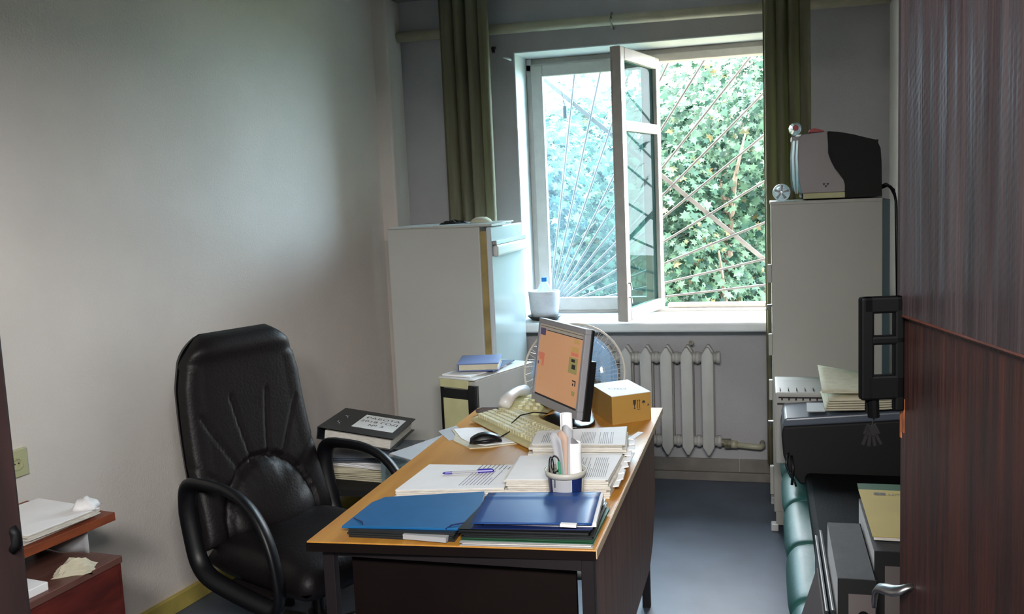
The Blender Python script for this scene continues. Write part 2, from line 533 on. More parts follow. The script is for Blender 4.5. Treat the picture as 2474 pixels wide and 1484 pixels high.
# lino crease / wave on floor
# ------------------------------------------------------------------ window
YW = 5.17
fr = MB()
fr.box((WX0+0.008, YW, 0.885), (-1.245, YW+0.10, 2.29))
fr.box((0.0, YW, 0.875), (WX1-0.008, YW+0.10, 2.29))
fr.box((WX0+0.008, YW, 2.222), (WX1-0.008, YW+0.03, 2.262)).box((WX0+0.008, YW+0.03, 2.222), (WX1-0.008, YW+0.10, 2.292))
fr.box((WX0+0.008, YW, 0.86), (WX1-0.008, YW+0.10, 0.888)).box((-0.53, YW+0.03, 0.888), (0.0, YW+0.10, 0.912))
fr.box((-0.600, YW, 0.88), (-0.555, YW+0.10, 2.25))
wfo = struct('window_1', fr, 'paint_frame', bevel=0.005)
ls = MB()
def sash(mb, x0, x1, z0, z1, y0, y1, wd, tr=None, wt=0.04):
    mb.box((x0, y0, z0), (x0+wd, y1, z1)).box((x1-wd, y0, z0), (x1, y1, z1))
    mb.box((x0+wd, y0, z0), (x1-wd, y1, z0+wd)).box((x0+wd, y0, z1-wd), (x1-wd, y1, z1))
    if tr:
        mb.box((x0+wd, y0, tr), (x1-wd, y1, tr+wt))
ls.box((-1.246, YW-0.015, 0.888), (-1.182, YW+0.03, 2.25)).box((-0.640, YW-0.015, 0.888), (-0.600, YW+0.03, 2.25))
ls.box((-1.182, YW-0.015, 0.888), (-0.640, YW+0.03, 0.958)).box((-1.182, YW-0.015, 2.19), (-0.640, YW+0.03, 2.25))
lso = build('closed_sash', ls, 'paint_frame', parent=wfo, bevel=0.004)
build('glass_pane', MB().box((-1.183, YW+0.008, 0.957), (-0.639, YW+0.012, 2.191)), 'glass_dirty', parent=lso)
# open inner sash, swung into the room
HX, HY = -0.560, 5.150
FX, FY = -0.684, 4.575
ang = math.atan2(FY-HY, FX-HX)
W_S = math.hypot(FX-HX, FY-HY)
T = Matrix.Translation((HX, HY, 0)) @ Matrix.Rotation(ang, 4, 'Z')
os_ = MB()
def tb(lo, hi): os_.box(lo, hi, None, T)
tb((0, -0.022, 0.900), (0.055, 0.022, 2.235))
tb((W_S-0.06, -0.022, 0.900), (W_S, 0.022, 2.235))
tb((0.055, -0.022, 0.900), (W_S-0.06, 0.022, 0.955))
tb((0.055, -0.022, 2.175), (W_S-0.06, 0.022, 2.235))
tb((0.055, -0.022, 1.835), (W_S-0.06, 0.022, 1.885))
tb((W_S-0.022, -0.032, 0.900), (W_S-0.004, -0.022, 2.235))
oso = build('open_sash', os_, 'paint_frame', parent=wfo, bevel=0.004)
build('glass_pane', MB().box((0.055, -0.002, 0.955), (W_S-0.06, 0.002, 1.835), None, T), 'glass_sash', parent=oso)
build('glass_pane', MB().box((0.055, -0.002, 1.885), (W_S-0.06, 0.002, 2.175), None, T), 'glass_sash', parent=oso)
for z in (1.02, 1.09):
    build('latch', MB().tube([(W_S-0.03, 0.02, z), (W_S-0.03, 0.032, z), (W_S-0.03, 0.036, z-0.03)], 0.004, 6, None, T), 'steel', parent=oso)
for z in (1.1, 2.05):
    build('hinge', MB().tube([(0, -0.024, z-0.03), (0, -0.024, z+0.03)], 0.006, 8, None, T), 'paint_frame', parent=oso)
struct('window_sill', MB().box((WX0-0.05, 4.735, 0.822), (WX1+0.06, YW+0.02, 0.872)), 'sill', bevel=0.012, seg=3)
# little hook left of the opening
o = build('wall_hook', MB().tube([(-1.30, 4.94, 2.262), (-1.30, 4.90, 2.262), (-1.325, 4.885, 2.268)], [0.007, 0.007, 0.004], 8), 'plaster', smooth=True)
tag(o, 'small white hook in the wall by the top left window corner', 'hook')
o = build('broken_bracket', MB().tube([(-1.385, 4.94, 2.33), (-1.385, 4.90, 2.325), (-1.38, 4.895, 2.30)], 0.009, 6), 'dark_metal')
tag(o, 'small dark metal stub under the pipe beside the left curtain', 'bracket')

# heating pipe above the window
pp = thing('heating_pipe', 'cream painted horizontal heating pipe running above the window', 'pipe', (-0.7, 4.885, 2.41))
build('pipe_run', MB().tube([(-1.22, 0, 0.012), (0, 0, 0), (1.28, 0, -0.015)], 0.027, 16), 'pipe', parent=pp, smooth=True)
build('pipe_bracket', MB().tube([(-0.045, -0.0, 0.035), (-0.045, -0.033, 0.0), (-0.045, 0, -0.035), (-0.045, 0.055, -0.035)], 0.006, 6), 'rust', parent=pp)

# ------------------------------------------------------------------ curtains
def curtain(label, x0, x1, y, z0, z1, folds, amp, m):
    def fn(u, v):
        x = x0 + (x1-x0)*u
        a = amp*(0.7+0.3*v)
        return (x + 0.012*math.sin(u*folds*6.28+1), y + a*math.sin(u*folds*6.28) + 0.3*a*math.sin(u*folds*15.1+2), z1 + (z0-z1)*v)
    c = build('curtain', MB().grid(fn, folds*14, 12), m, smooth=True, solid=0.002)
    return tag(c, label, 'curtain', 'curtains of the window')
def curtmat():
    mt = mat('curtain_cloth', rgb(150, 146, 120), 0.85, col2=rgb(130, 122, 98), vscale=6, stretch=(8, 8, 0.5), bump=0.1, bscale=200)
    nt = mt.node_tree
    b = nt.nodes['Principled BSDF']
    tl = nt.nodes.new('ShaderNodeBsdfTranslucent')
    tl.inputs['Color'].default_value = rgb(128, 134, 96)
    mx = nt.nodes.new('ShaderNodeMixShader')
    mx.inputs[0].default_value = 0.38
    nt.links.new(b.outputs[0], mx.inputs[1])
    nt.links.new(tl.outputs[0], mx.inputs[2])
    nt.links.new(mx.outputs[0], nt.nodes['Material Output'].inputs['Surface'])
    return mt
M['curtain'] = curtmat()
curtain('olive curtain hanging left of the window behind the refrigerator', -1.655, -1.385, 4.80, 0.25, 2.60, 4, 0.035, 'curtain')
curtain('olive curtain hanging right of the window behind the white cabinet', -0.014, 0.20, 4.70, 0.16, 2.60, 4, 0.035, 'curtain')
cr = build('curtain_rail', MB().box((-1.75, 4.64, 2.60), (0.42, 4.84, ZC)), 'plaster', bevel=0.004)
tag(cr, 'pale curtain rail fixed under the ceiling above both curtains', 'curtain rail')

# ------------------------------------------------------------------ radiator
rad = thing('radiator', 'white cast iron radiator with pointed sections under the window sill', 'radiator', (-0.296, 4.84, 0.0))
def radsec():
    mb = MB()
    zt, zb = 0.735, 0.17
    hw = 0.030
    # front lobe: tall hexagon with pointed top and bottom, extruded in depth
    pts = [(-hw, zb+0.045), (-0.006, zb), (0.006, zb), (hw, zb+0.045), (hw, zt-0.04), (0.006, zt), (-0.006, zt), (-hw, zt-0.04)]
    mb.prism(pts, -0.055, -0.018, 'y')
    mb.prism([(-0.022, zb+0.05), (0.022, zb+0.05), (0.022, zt-0.05), (-0.022, zt-0.05)], -0.018, 0.03, 'y')
    mb.prism(pts, 0.03, 0.072, 'y')
    return mb
secs = []
s0 = build('radiator_section', radsec(), 'radiator', parent=rad, bevel=0.007, seg=3, smooth=True)
for i in range(1, 9):
    c = s0.copy()
    sc.collection.objects.link(c)
    c.parent = rad
    c.location = (-0.1045*i, 0, 0)
for z, rr in ((0.675, 0.026), (0.235, 0.026)):
    hd = MB()
    hd.tube([(-0.89, 0, z), (0.06, 0, z)], rr, 12)
    for i in range(9):
        x = -0.052-0.1045*i
        hd.tube([(x-0.01, 0, z), (x+0.01, 0, z)], rr+0.006, 12)
    hd.tube([(0.042, 0, z), (0.062, 0, z)], rr+0.006, 8)
    build('header', hd, 'radiator', parent=rad, smooth=True)
build('bleed_valve', MB().tube([(-0.08, 0.0, 0.75), (-0.08, -0.03, 0.757)], 0.013, 8), 'rust', parent=rad)
fp = thing('radiator_pipe', 'pale pipe leaving the radiator low on the right towards the curtain', 'pipe', (-0.2, 4.85, 0.215))
build('valve', MB().tube([(-0.045, 0, 0.012), (-0.02, 0, 0.012)], 0.02, 8).tube([(-0.02, 0, 0.006), (0.015, 0, 0.006)], 0.026, 6), 'rust', parent=fp)
build('pipe_run', MB().tube([(0.01, 0, 0.004), (0.045, 0, 0)], 0.021, 12).tube([(0.04, 0, 0), (0.14, 0, -0.008), (0.158, 0.0, -0.01), (0.17, 0.02, -0.01), (0.17, 0.09, -0.01)], 0.015, 12), 'pipe', parent=fp, smooth=True)

# ------------------------------------------------------------------ grille and garden outside
gr = thing('window_grille', 'painted metal sunburst window grille outside the glass', 'window grille', (-1.262, 5.45, 0.85))
angs = [6, 12.5, 21, 29.5, 37.5, 43.5, 49.5, 56, 62, 69, 75.5, 81.5]
for a in angs:
    ca, sa = math.cos(R(a)), math.sin(R(a))
    L = min(1.42/max(ca, 1e-3), 1.54/max(sa, 1e-3))
    b = MB().tube([(0.02*ca, 0, 0.02*sa), (L*ca, 0, L*sa)], 0.0065, 8)
    build('bar', b, 'bar_paint', parent=gr)
gf = MB()
gf.box((-0.05, -0.006, -0.03), (1.44, 0.006, -0.005)).box((-0.05, -0.006, 1.54), (1.44, 0.006, 1.565))
gf.box((-0.05, -0.006, -0.03), (-0.025, 0.006, 1.56)).box((1.415, -0.006, -0.03), (1.44, 0.006, 1.56))
build('grille_frame', gf, 'bar_paint', parent=gr)
ds = MB()
p0, p1 = Vector((0.02, 0.012, 1.36)), Vector((1.38, 0.012, 0.16))
ds.box((0, -0.003, -0.012), ((p1-p0).length, 0.003, 0.012), None, frame(p0, p1-p0, Vector((0, 1, 0))))
build('strap', ds, 'strap_paint', parent=gr)
se = thing('outdoor_sensor', 'small black sensor dangling on a wire outside the left pane', 'sensor', (-1.09, 5.30, 2.0))
build('body', MB().box((-0.009, -0.007, -0.035), (0.009, 0.007, 0.035)), 'black_plastic', parent=se)
build('wire', MB().tube([(0, 0, 0.035), (-0.015, 0, 0.12), (-0.03, 0, 0.20), (-0.03, 0.03, 0.32)], 0.0022, 6), 'black_plastic', parent=se)

struct('ground', MB().prism([(-16, 5.36), (16, 5.36), (16, 30), (-16, 30)], -1.0, -0.85), 'ground')
fc = MB()
fc.box((-2.4, 5.36, -0.9), (WX0-0.02, 5.40, 3.1)).box((WX1+0.02, 5.36, -0.9), (1.4, 5.40, 3.1)).box((WX0-0.02, 5.36, -0.9), (WX1+0.02, 5.40, 0.82)).box((WX0-0.02, 5.36, 2.33), (WX1+0.02, 5.40, 3.1))
struct('trim_4', fc, 'facade')

LEAF = [(0, -0.5), (0.10, -0.22), (0.42, -0.30), (0.28, -0.02), (0.52, 0.18), (0.20, 0.16), (0.0, 0.55), (-0.20, 0.16), (-0.52, 0.18), (-0.28, -0.02), (-0.42, -0.30), (-0.10, -0.22)]
def foliage(cx, cy, cz, rx, ry, rz, n, size, seed):
    rnd = random.Random(seed)
    vs, fs = [], []
    lobes = [(rnd.uniform(-.55, .55), rnd.uniform(-.5, .5), rnd.uniform(-.6, .6), rnd.uniform(.35, .6)) for _ in range(16)]
    for i in range(n):
        lx, ly, lz, lr = rnd.choice(lobes)
        d = Vector((rnd.gauss(0, 1), rnd.gauss(0, 1), rnd.gauss(0, 1))).normalized()
        q = lr*rnd.uniform(0.72, 1.05)
        p = Vector((cx+(lx+d.x*q)*rx, cy+(ly+d.y*q)*ry, cz+(lz+d.z*q)*rz))
        if p.y < 5.75:
            continue
        nrm = (Vector((d.x, d.y-0.5, d.z*0.5+0.75)) + Vector((rnd.uniform(-.6, .6), rnd.uniform(-.6, .6), rnd.uniform(-.6, .6)))).normalized()
        t = nrm.orthogonal().normalized()
        t = Matrix.Rotation(rnd.uniform(0, 6.28), 3, nrm) @ t
        b = nrm.cross(t)
        s = size*rnd.uniform(0.6, 1.25)
        k = len(vs)
        for (u, v) in LEAF:
            vs.append(p + t*(u*s) + b*(v*s) + nrm*(-0.25*s*(u*u+v*v)))
        fs.append(tuple(range(k, k+12)))
    return vs, fs
def tree(name, label, x, y, ztop, rx, ry, n, size, m, seed, z0=-0.85):
    t = thing(name, label, 'tree', (x, y, z0))
    h = ztop - z0
    vs, fs = foliage(0, 0, h*0.55, rx, ry, h*0.52, 0, size, seed)
    vs, fs = foliage(x, y, z0+h*0.55, rx, ry, h*0.5, n, size, seed)
    me = bpy.data.meshes.new('crown')
    me.from_pydata([tuple(v - Vector((x, y, z0))) for v in vs], [], fs)
    me.materials.append(M[m])
    c = bpy.data.objects.new('crown', me)
    sc.collection.objects.link(c)
    c.parent = t
    rnd = random.Random(seed+5)
    tr = MB()
    tr.tube([(0, 0, 0), (0.04, 0.02, h*0.35), (-0.03, 0, h*0.7)], [0.07, 0.05, 0.02], 8)
    for i in range(9):
        a = rnd.uniform(0, 6.28)
        z = h*rnd.uniform(0.2, 0.55)
        tr.tube([(0.02, 0, z), (0.35*rx*math.cos(a), 0.35*ry*math.sin(a), z+h*0.14), (0.7*rx*math.cos(a), 0.7*ry*math.sin(a), z+h*0.22)], [0.025, 0.016, 0.006], 6)
    build('trunk', tr, 'bark', parent=t)
    return t
tree('maple_tree', 'dense green maple right behind the open window half', -0.30, 7.6, 2.80, 0.98, 0.95, 11000, 0.075, 'leaf', 11)
tree('maple_tree', 'pale green tree behind the closed dusty window pane', -2.25, 7.6, 2.45, 0.92, 0.9, 6000, 0.08, 'leaf_light', 23)
tree('maple_tree', 'green maple farther back, rising above the one behind the open half', 0.30, 9.9, 3.3, 1.3, 1.1, 9000, 0.09, 'leaf', 37)
tree('maple_tree', 'green maple farther back between the two nearer garden trees', -2.35, 9.9, 2.9, 1.32, 1.1, 8000, 0.09, 'leaf', 41)
hg = []

vs, fs = foliage(-1.6, 13.0, 1.1, 5.5, 0.9, 2.3, 16000, 0.22, 61)
me = bpy.data.meshes.new('garden_hedge')
me.from_pydata([tuple(v) for v in vs], [], fs)
me.materials.append(M['leaf'])
hd = bpy.data.objects.new('garden_hedge', me)
sc.collection.objects.link(hd)
tag(hd, 'long green hedge closing the garden view behind the trees', 'hedge')

# ------------------------------------------------------------------ desk
ZD = 0.75
dk = thing('desk', 'office desk with orange-yellow veneer top and dark brown panels', 'desk', (-0.72, 2.67, 0))
A, B_, C_, D_ = (-1.068, 1.946), (-0.376, 1.993), (-0.375, 3.391), (-1.067, 3.34)
def rel(p, c=(-0.72, 2.67)): return (p[0]-c[0], p[1]-c[1])
build('desk_top', MB().prism([rel(p) for p in (A, B_, C_, D_)], ZD-0.022, ZD, 'z'), 'desk_top', parent=dk, bevel=0.002)
eb = MB()
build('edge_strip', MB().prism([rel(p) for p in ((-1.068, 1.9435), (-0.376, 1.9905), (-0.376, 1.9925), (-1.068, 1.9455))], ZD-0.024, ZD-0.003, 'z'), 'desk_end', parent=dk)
eb.prism([rel(p) for p in ((-0.376, 1.993), (-0.374, 1.993), (-0.373, 3.391), (-0.375, 3.391))], ZD-0.021, ZD-0.0005, 'z')
build('edge_strip', eb, 'edge_band', parent=dk)
# right side panel with its wavy far edge, front (near) panel
sp = [rel((0, y))[1] for y in (2.02, 3.33)]
pts = [(sp[0], ZD-0.022), (sp[0], 0.28), (3.02-2.67, 0.28), (3.12-2.67, 0.33), (3.20-2.67, 0.42), (3.23-2.67, 0.50), (3.24-2.67, ZD-0.022)]
build('side_panel', MB().prism(pts, -0.405+0.72, -0.389+0.72, 'x'), 'desk_side', parent=dk, bevel=0.001)
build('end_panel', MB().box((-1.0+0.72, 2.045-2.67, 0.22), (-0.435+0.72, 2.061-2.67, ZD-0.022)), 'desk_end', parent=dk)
def leg(x, y): return MB().box((x-0.015+0.72, y-0.0125-2.67, 0), (x+0.015+0.72, y+0.0125-2.67, ZD-0.022))
for (x, y) in ((-1.035, 2.0), (-0.397, 2.006), (-0.445, 3.345), (-1.03, 3.30)):
    build('leg', leg(x, y), 'dark_metal', parent=dk, bevel=0.002)
rl = MB().box((-1.035+0.72, 1.99-2.67, ZD-0.05), (-0.41+0.72, 2.012-2.67, ZD-0.022)).box((-1.035+0.72, 3.30-2.67, ZD-0.05), (-0.43+0.72, 3.32-2.67, ZD-0.022))
rl.box((-1.045+0.72, 2.01-2.67, ZD-0.05), (-1.025+0.72, 3.3-2.67, ZD-0.022))
build('rail', rl, 'dark_metal', parent=dk)

# ------------------------------------------------------------------ office chair
CA = R(-24)
ch = thing('office_chair', 'black leather executive chair with looped armrests beside the desk', 'office chair', (-1.46, 2.71, 0), CA)
# local frame: +x = facing, y = sitter's left (far side), z up
def soft(cx, hw, hd, z0, z1, nx=14, ny=14):
    pass
def seat_fn():
    mb = MB()
    n, k = 20, 20
    def top(u, v):
        x, y = -0.25+0.52*u, -0.25+0.50*v
        e = (1-abs(2*u-1)**5)*(1-abs(2*v-1)**5)
        return (x, y, 0.40+0.085*max(e, 0)**0.35 - 0.012*math.cos((v-.5)*6.28)*0.5*e)
    def bot(u, v):
        x, y = -0.25+0.52*u, -0.25+0.50*v
        e = (1-abs(2*u-1)**5)*(1-abs(2*v-1)**5)
        return (x, y, 0.40-0.05*max(e, 0)**0.35)
    mb.grid(top, n, k).grid(bot, n, k)
    bmesh.ops.remove_doubles(mb.bm, verts=mb.bm.verts[:], dist=1e-4)
    return mb
build('seat', seat_fn(), 'leather', parent=ch, smooth=True)
def back():
    mb = MB()
    nz, ny = 44, 30
    def surf(front):
        def fn(u, v):
            t = v                         # 0 bottom .. 1 top
            z = 0.44 + 0.69*t
            hw = 0.265 - 0.035*t - 0.03*max(0, t-0.75)/0.25
            # rounded top corners
            if t > 0.86:
                q = (t-0.86)/0.14
                hw *= math.sqrt(max(0.0, 1-0.55*q*q))
            y = hw*(2*u-1)
            xb = -0.235 - 0.13*t - 0.035*math.sin(t*3.1)
            e = (max(0.0, 1-abs(2*u-1)**6)*max(0.0, 1-abs(2*t-1)**14))**0.4
            side = abs(2*u-1)
            th = 0.055
            x = xb + (th*e if front else -0.045*e)
            if front:
                # lumbar pillow, semicircle
                d = math.hypot((y)/0.17, (z-0.48)/0.20)
                if z > 0.44 and d < 1.0:
                    x += 0.045*math.sqrt(max(0, 1-d*d))*1.0
                    a = math.atan2(z-0.46, y)
                    if d > 0.6: x -= 0.008*max(0, math.cos(a*10))*(d-0.6)/0.4
                elif d < 1.12:
                    x -= 0.012
                # radiating seams
                for a0 in (40, 62, 80, 100, 118, 140):
                    aa = math.degrees(math.atan2(z-0.50, y))
                    dist = abs(aa-a0)*R(1)*math.hypot(y, z-0.5)
                    if d > 1.05 and math.hypot(y, z-0.5) < 0.42:
                        x -= 0.006*math.exp(-(dist/0.006)**2)
                # headrest roll
                x += 0.018*math.exp(-((t-0.93)/0.05)**2)
                # side bolsters
                x += 0.012*max(0, side-0.7)/0.3*(1 if t < 0.85 else 0)
            return (x, y, z)
        return fn
    mb.grid(surf(True), 60, 70).grid(surf(False), 60, 70)
    bmesh.ops.remove_doubles(mb.bm, verts=mb.bm.verts[:], dist=1e-4)
    return mb
build('backrest', back(), 'leather', parent=ch, smooth=True)
def arm(sy):
    y = 0.285*sy
    P = [(-0.27, 0.60), (-0.24, 0.668), (-0.14, 0.682), (-0.03, 0.68), (0.06, 0.655), (0.125, 0.60), (0.165, 0.53), (0.185, 0.45), (0.188, 0.39), (0.165, 0.350), (0.10, 0.345), (-0.05, 0.355), (-0.17, 0.372), (-0.225, 0.41), (-0.25, 0.48)]
    # smooth closed loop by Catmull-Rom
    Q = []
    n = len(P)
    for i in range(n):
        p0, p1, p2, p3 = [Vector((P[(i+k-1) % n][0], y, P[(i+k-1) % n][1])) for k in range(4)]
        for s in (0, .25, .5, .75):
            Q.append(0.5*((2*p1)+(-p0+p2)*s+(2*p0-5*p1+4*p2-p3)*s*s+(-p0+3*p1-3*p2+p3)*s**3))
    return MB().tube(Q, 0.030, 12, closed=True, flat=0.55)
build('armrest', arm(-1), 'armrest', parent=ch, smooth=True)
build('armrest', arm(1), 'armrest', parent=ch, smooth=True)
build('seat_bracket', MB().box((-0.1, -0.27, 0.335), (0.1, 0.27, 0.36)).box((-0.12, -0.1, 0.31), (0.12, 0.1, 0.36)), 'dark_metal', parent=ch)
build('gas_column', MB().lathe([(0, 0.09), (0.035, 0.09), (0.035, 0.2), (0.022, 0.2), (0.022, 0.33), (0, 0.33)], 16), 'black_plastic', parent=ch, smooth=False)
for k in range(5):
    a = R(72*k+20)
    d = Vector((math.cos(a), math.sin(a), 0))
    b = build('base_leg', MB().tube([d*0.02+Vector((0, 0, 0.12)), d*0.16+Vector((0, 0, 0.108)), d*0.30+Vector((0, 0, 0.078))], [0.028, 0.024, 0.017], 8), 'black_plastic', parent=ch, smooth=True)
    c = MB()
    for q in (-1, 1):
        n = d.cross(Vector((0, 0, 1)))
        c.tube([d*0.30+n*(0.006*q)+Vector((0, 0, 0.027)), d*0.30+n*(0.022*q)+Vector((0, 0, 0.027))], 0.027, 14)
    c.tube([d*0.30+Vector((0, 0, 0.035)), d*0.30+Vector((0, 0, 0.075))], 0.008, 8)
    build('caster', c, 'black_plastic', parent=b)

# ------------------------------------------------------------------ refrigerator
FX0, FX1, FY0, FY1, FH = -1.715, -1.262, 4.10, 4.67, 1.42
fg = thing('refrigerator', 'tall white old refrigerator standing between left wall and window', 'refrigerator', (-1.46, 4.38, 0))
def fb(lo, hi): return MB().box((lo[0]+1.46, lo[1]-4.38, lo[2]), (hi[0]+1.46, hi[1]-4.38, hi[2]))
build('cabinet_body', fb((FX0, FY0, 0.05), (FX1, FY1, FH-0.006)), 'fridge', parent=fg, bevel=0.006)
build('top_plate', fb((FX0, FY0-0.002, FH-0.006), (FX1+0.01, FY1, FH)).box((-0.02, -0.29, FH-0.008), (0.26, -0.05, FH+0.002)), 'fridge', parent=fg)
build('door_gasket', fb((FX1, FY0+0.012, 0.15), (FX1+0.030, FY1-0.012, FH-0.03)), 'gasket', parent=fg)
dr = build('door', fb((FX1+0.030, FY0, 0.14), (FX1+0.055, FY1, FH-0.012)), 'fridge_door', parent=fg, bevel=0.008, seg=3)
# horizontal pull handle on the door
hb = MB()
x = FX1+0.055+1.46
hb.box((x, FY0+0.01-4.38, 1.325), (x+0.022, FY1-0.01-4.38, 1.345))
build('handle_rail', hb, 'chrome', parent=dr, bevel=0.003)
hb = MB()
hb.box((x, FY0+0.01-4.38, 1.27), (x+0.028, FY1-0.01-4.38, 1.325))
build('handle_grip', hb, 'white_plastic', parent=dr, bevel=0.012, seg=3)
for (x, y) in ((-0.22, -0.25), (-0.22, 0.25), (0.16, -0.25), (0.16, 0.25)):
    build('foot', MB().tube([(x, y, 0), (x, y, 0.05)], 0.018, 10), 'black_plastic', parent=fg)
def crumple(w, d, h, seed, n=12):
    rnd = random.Random(seed)
    H = [[rnd.random() for _ in range(n+1)] for _ in range(n+1)]
    def fn(u, v):
        e = (1-abs(2*u-1)**2.5)*(1-abs(2*v-1)**2.5)
        hh = H[int(round(u*n))][int(round(v*n))]
        return (w*(u-.5)*(0.9+0.15*hh), d*(v-.5)*(0.9+0.15*hh), h*e*(0.55+0.6*hh))
    mb = MB().grid(fn, n, n)
    def fb_(u, v):
        hh = H[int(round(u*n))][int(round(v*n))]
        return (w*(u-.5)*(0.9+0.15*hh), d*(v-.5)*(0.9+0.15*hh), 0)
    mb.grid(fb_, n, n)
    bmesh.ops.remove_doubles(mb.bm, verts=mb.bm.verts[:], dist=1e-5)
    return mb
def bowl(loc, r):
    mb = MB().lathe([(0, 0.5*r), (0.5*r, 0.46*r), (0.85*r, 0.25*r), (r, 0), (0.93*r, 0), (0.8*r, 0.2*r), (0.45*r, 0.4*r), (0, 0.43*r)], 20)
    return mb
o = build('cloth_cap', bowl(0, 0.055), 'paper_old', loc=(-1.33, 4.36, FH+0.003), smooth=True)
tag(o, 'crumpled pale cap lying upside down on top of the refrigerator', 'cap')
o = build('small_debris', crumple(0.14, 0.08, 0.02, 4), 'black_matte', loc=(-1.47, 4.36, FH))
tag(o, 'flat dark rag on top of the refrigerator left of the pale cap', 'rag')

# ------------------------------------------------------------------ computer tower on its stool, notebooks
TA = math.atan2(3.601-3.663, 1.333-1.162)
tw = thing('computer_tower', 'beige computer tower with black-edged cream front beside the refrigerator', 'computer tower', (-1.333, 3.663, 0.40), TA)
build('case', MB().box((0, 0.012, 0), (0.182, 0.436, 0.398)), 'beige_case', parent=tw, bevel=0.004)
fm = MB()
fm.box((0, 0, 0), (0.012, 0.012, 0.37)).box((0.145, 0, 0), (0.182, 0.03, 0.375)).box((0.012, 0, 0.315), (0.145, 0.012, 0.355))
build('front_frame', fm, 'black_plastic', parent=tw, bevel=0.002)
build('front_panel', MB().box((0.012, 0.002, 0), (0.145, 0.013, 0.315)), 'cream_plastic', parent=tw, bevel=0.002)
build('front_brow', MB().box((0.0, -0.002, 0.36), (0.15, 0.013, 0.398)), 'cream_plastic', parent=tw, bevel=0.004)
build('lid', MB().box((-0.001, -0.006, 0.398), (0.184, 0.44, 0.404)), 'white_plastic', parent=tw, bevel=0.002)
sl = thing('low_stool', 'low dark wooden stool carrying the computer tower', 'stool', (-1.24, 3.83, 0), TA)
build('seat', MB().box((-0.11, -0.19, 0.375), (0.11, 0.21, 0.40)), 'desk_side', parent=sl, bevel=0.003)
for x, y in ((-0.09, -0.17), (0.09, -0.17), (-0.09, 0.18), (0.09, 0.18)):
    build('leg', MB().box((x-0.014, y-0.014, 0), (x+0.014, y+0.014, 0.375)), 'desk_side', parent=sl)
o = build('loose_papers', MB().box((-0.07, -0.15, 0), (0.075, 0.13, 0.006)), 'paper', loc=(-1.215, 3.80, 0.805), rz=TA+0.05)
tag(o, 'thin white papers under the notebook on the computer tower', 'papers')
o = build('loose_sheet', MB().box((-0.06, -0.14, 0), (0.06, 0.12, 0.004)), 'navy', loc=(-1.165, 3.88, 0.811), rz=TA+0.25)
tag(o, 'dark blue thin folder sticking out under the notebook on the tower', 'folder')
nb = thing('notebook', 'thick blue-covered notebook lying on the computer tower', 'notebook', (-1.20, 3.83, 0.8155), TA+0.55)
build('pages', MB().box((-0.085, -0.10, 0.004), (0.08, 0.10, 0.028)), 'paper_old', parent=nb)
nc = MB().box((-0.09, -0.105, 0), (0.085, 0.105, 0.004)).box((-0.09, -0.105, 0.028), (0.085, 0.105, 0.033)).box((-0.093, -0.105, 0), (-0.088, 0.105, 0.033))
build('cover', nc, 'notebook', parent=nb, bevel=0.001)

# ------------------------------------------------------------------ fan behind desk
fnx, fny, fnz = -0.745, 3.62, 0.83
fa = thing('floor_fan', 'standing fan with round wire guard and blue blades behind the desk', 'fan', (fnx, fny, 0), math.atan2(-fny, -fnx)+math.pi/2)
# local -y faces the camera
def ring(r, y, rr, seg=48):
    return [(r*math.cos(2*math.pi*i/seg), y, fnz+r*math.sin(2*math.pi*i/seg)) for i in range(seg)]
gd = MB()
gd.tube(ring(0.200, 0, 0), 0.0045, 8, closed=True)
for i in range(56):
    a = 2*math.pi*i/56
    c, s_ = math.cos(a), math.sin(a)
    gd.tube([(0.04*c, -0.055, fnz+0.04*s_), (0.12*c, -0.052, fnz+0.12*s_), (0.18*c, -0.030, fnz+0.18*s_), (0.20*c, 0, fnz+0.20*s_)], 0.0008, 3, cap=False)
for r, y in ((0.12, -0.052), (0.17, -0.037)):
    gd.tube(ring(r, y, 0), 0.0009, 4, closed=True)
build('front_guard', gd, 'fan_plastic', parent=fa)
gb = MB()
for i in range(40):
    a = 2*math.pi*i/40
    c, s_ = math.cos(a), math.sin(a)
    gb.tube([(0.05*c, 0.06, fnz+0.05*s_), (0.17*c, 0.045, fnz+0.17*s_), (0.20*c, 0, fnz+0.20*s_)], 0.0008, 3, cap=False)
build('rear_guard', gb, 'fan_plastic', parent=fa)
for k in range(3):
    b = MB()
    def fn(u, v, k=k):
        r = 0.03+0.14*u
        a = R(120*k+20) + (v-0.5)*1.45*(0.6+0.5*u)
        return (r*math.cos(a), -0.015+0.035*(v-0.5), fnz+r*math.sin(a))
    b.grid(fn, 8, 10)
    build('blade', b, 'fan_blade', parent=fa, smooth=True, solid=0.002)
build('hub', MB().tube([(0, -0.06, fnz), (0, -0.048, fnz)], 0.042, 24).tube([(0, -0.03, fnz), (0, 0.02, fnz)], 0.03, 20), 'fan_plastic', parent=fa)
build('motor_housing', MB().lathe([(0, 0), (0.045, 0), (0.05, 0.03), (0.045, 0.1), (0.02, 0.12), (0, 0.12)], 20, None, frame((0, 0.05, fnz), (1, 0, 0), (0, 0, -1))), 'fan_plastic', parent=fa, smooth=True)
build('pole', MB().tube([(0, 0.10, 0.03), (0, 0.10, fnz-0.03)], 0.012, 12), 'fan_plastic', parent=fa)
build('base', MB().lathe([(0, 0), (0.17, 0), (0.16, 0.02), (0.04, 0.045), (0, 0.045)], 32, None, Matrix.Translation((0, 0.10, 0))), 'fan_plastic', parent=fa, smooth=True)

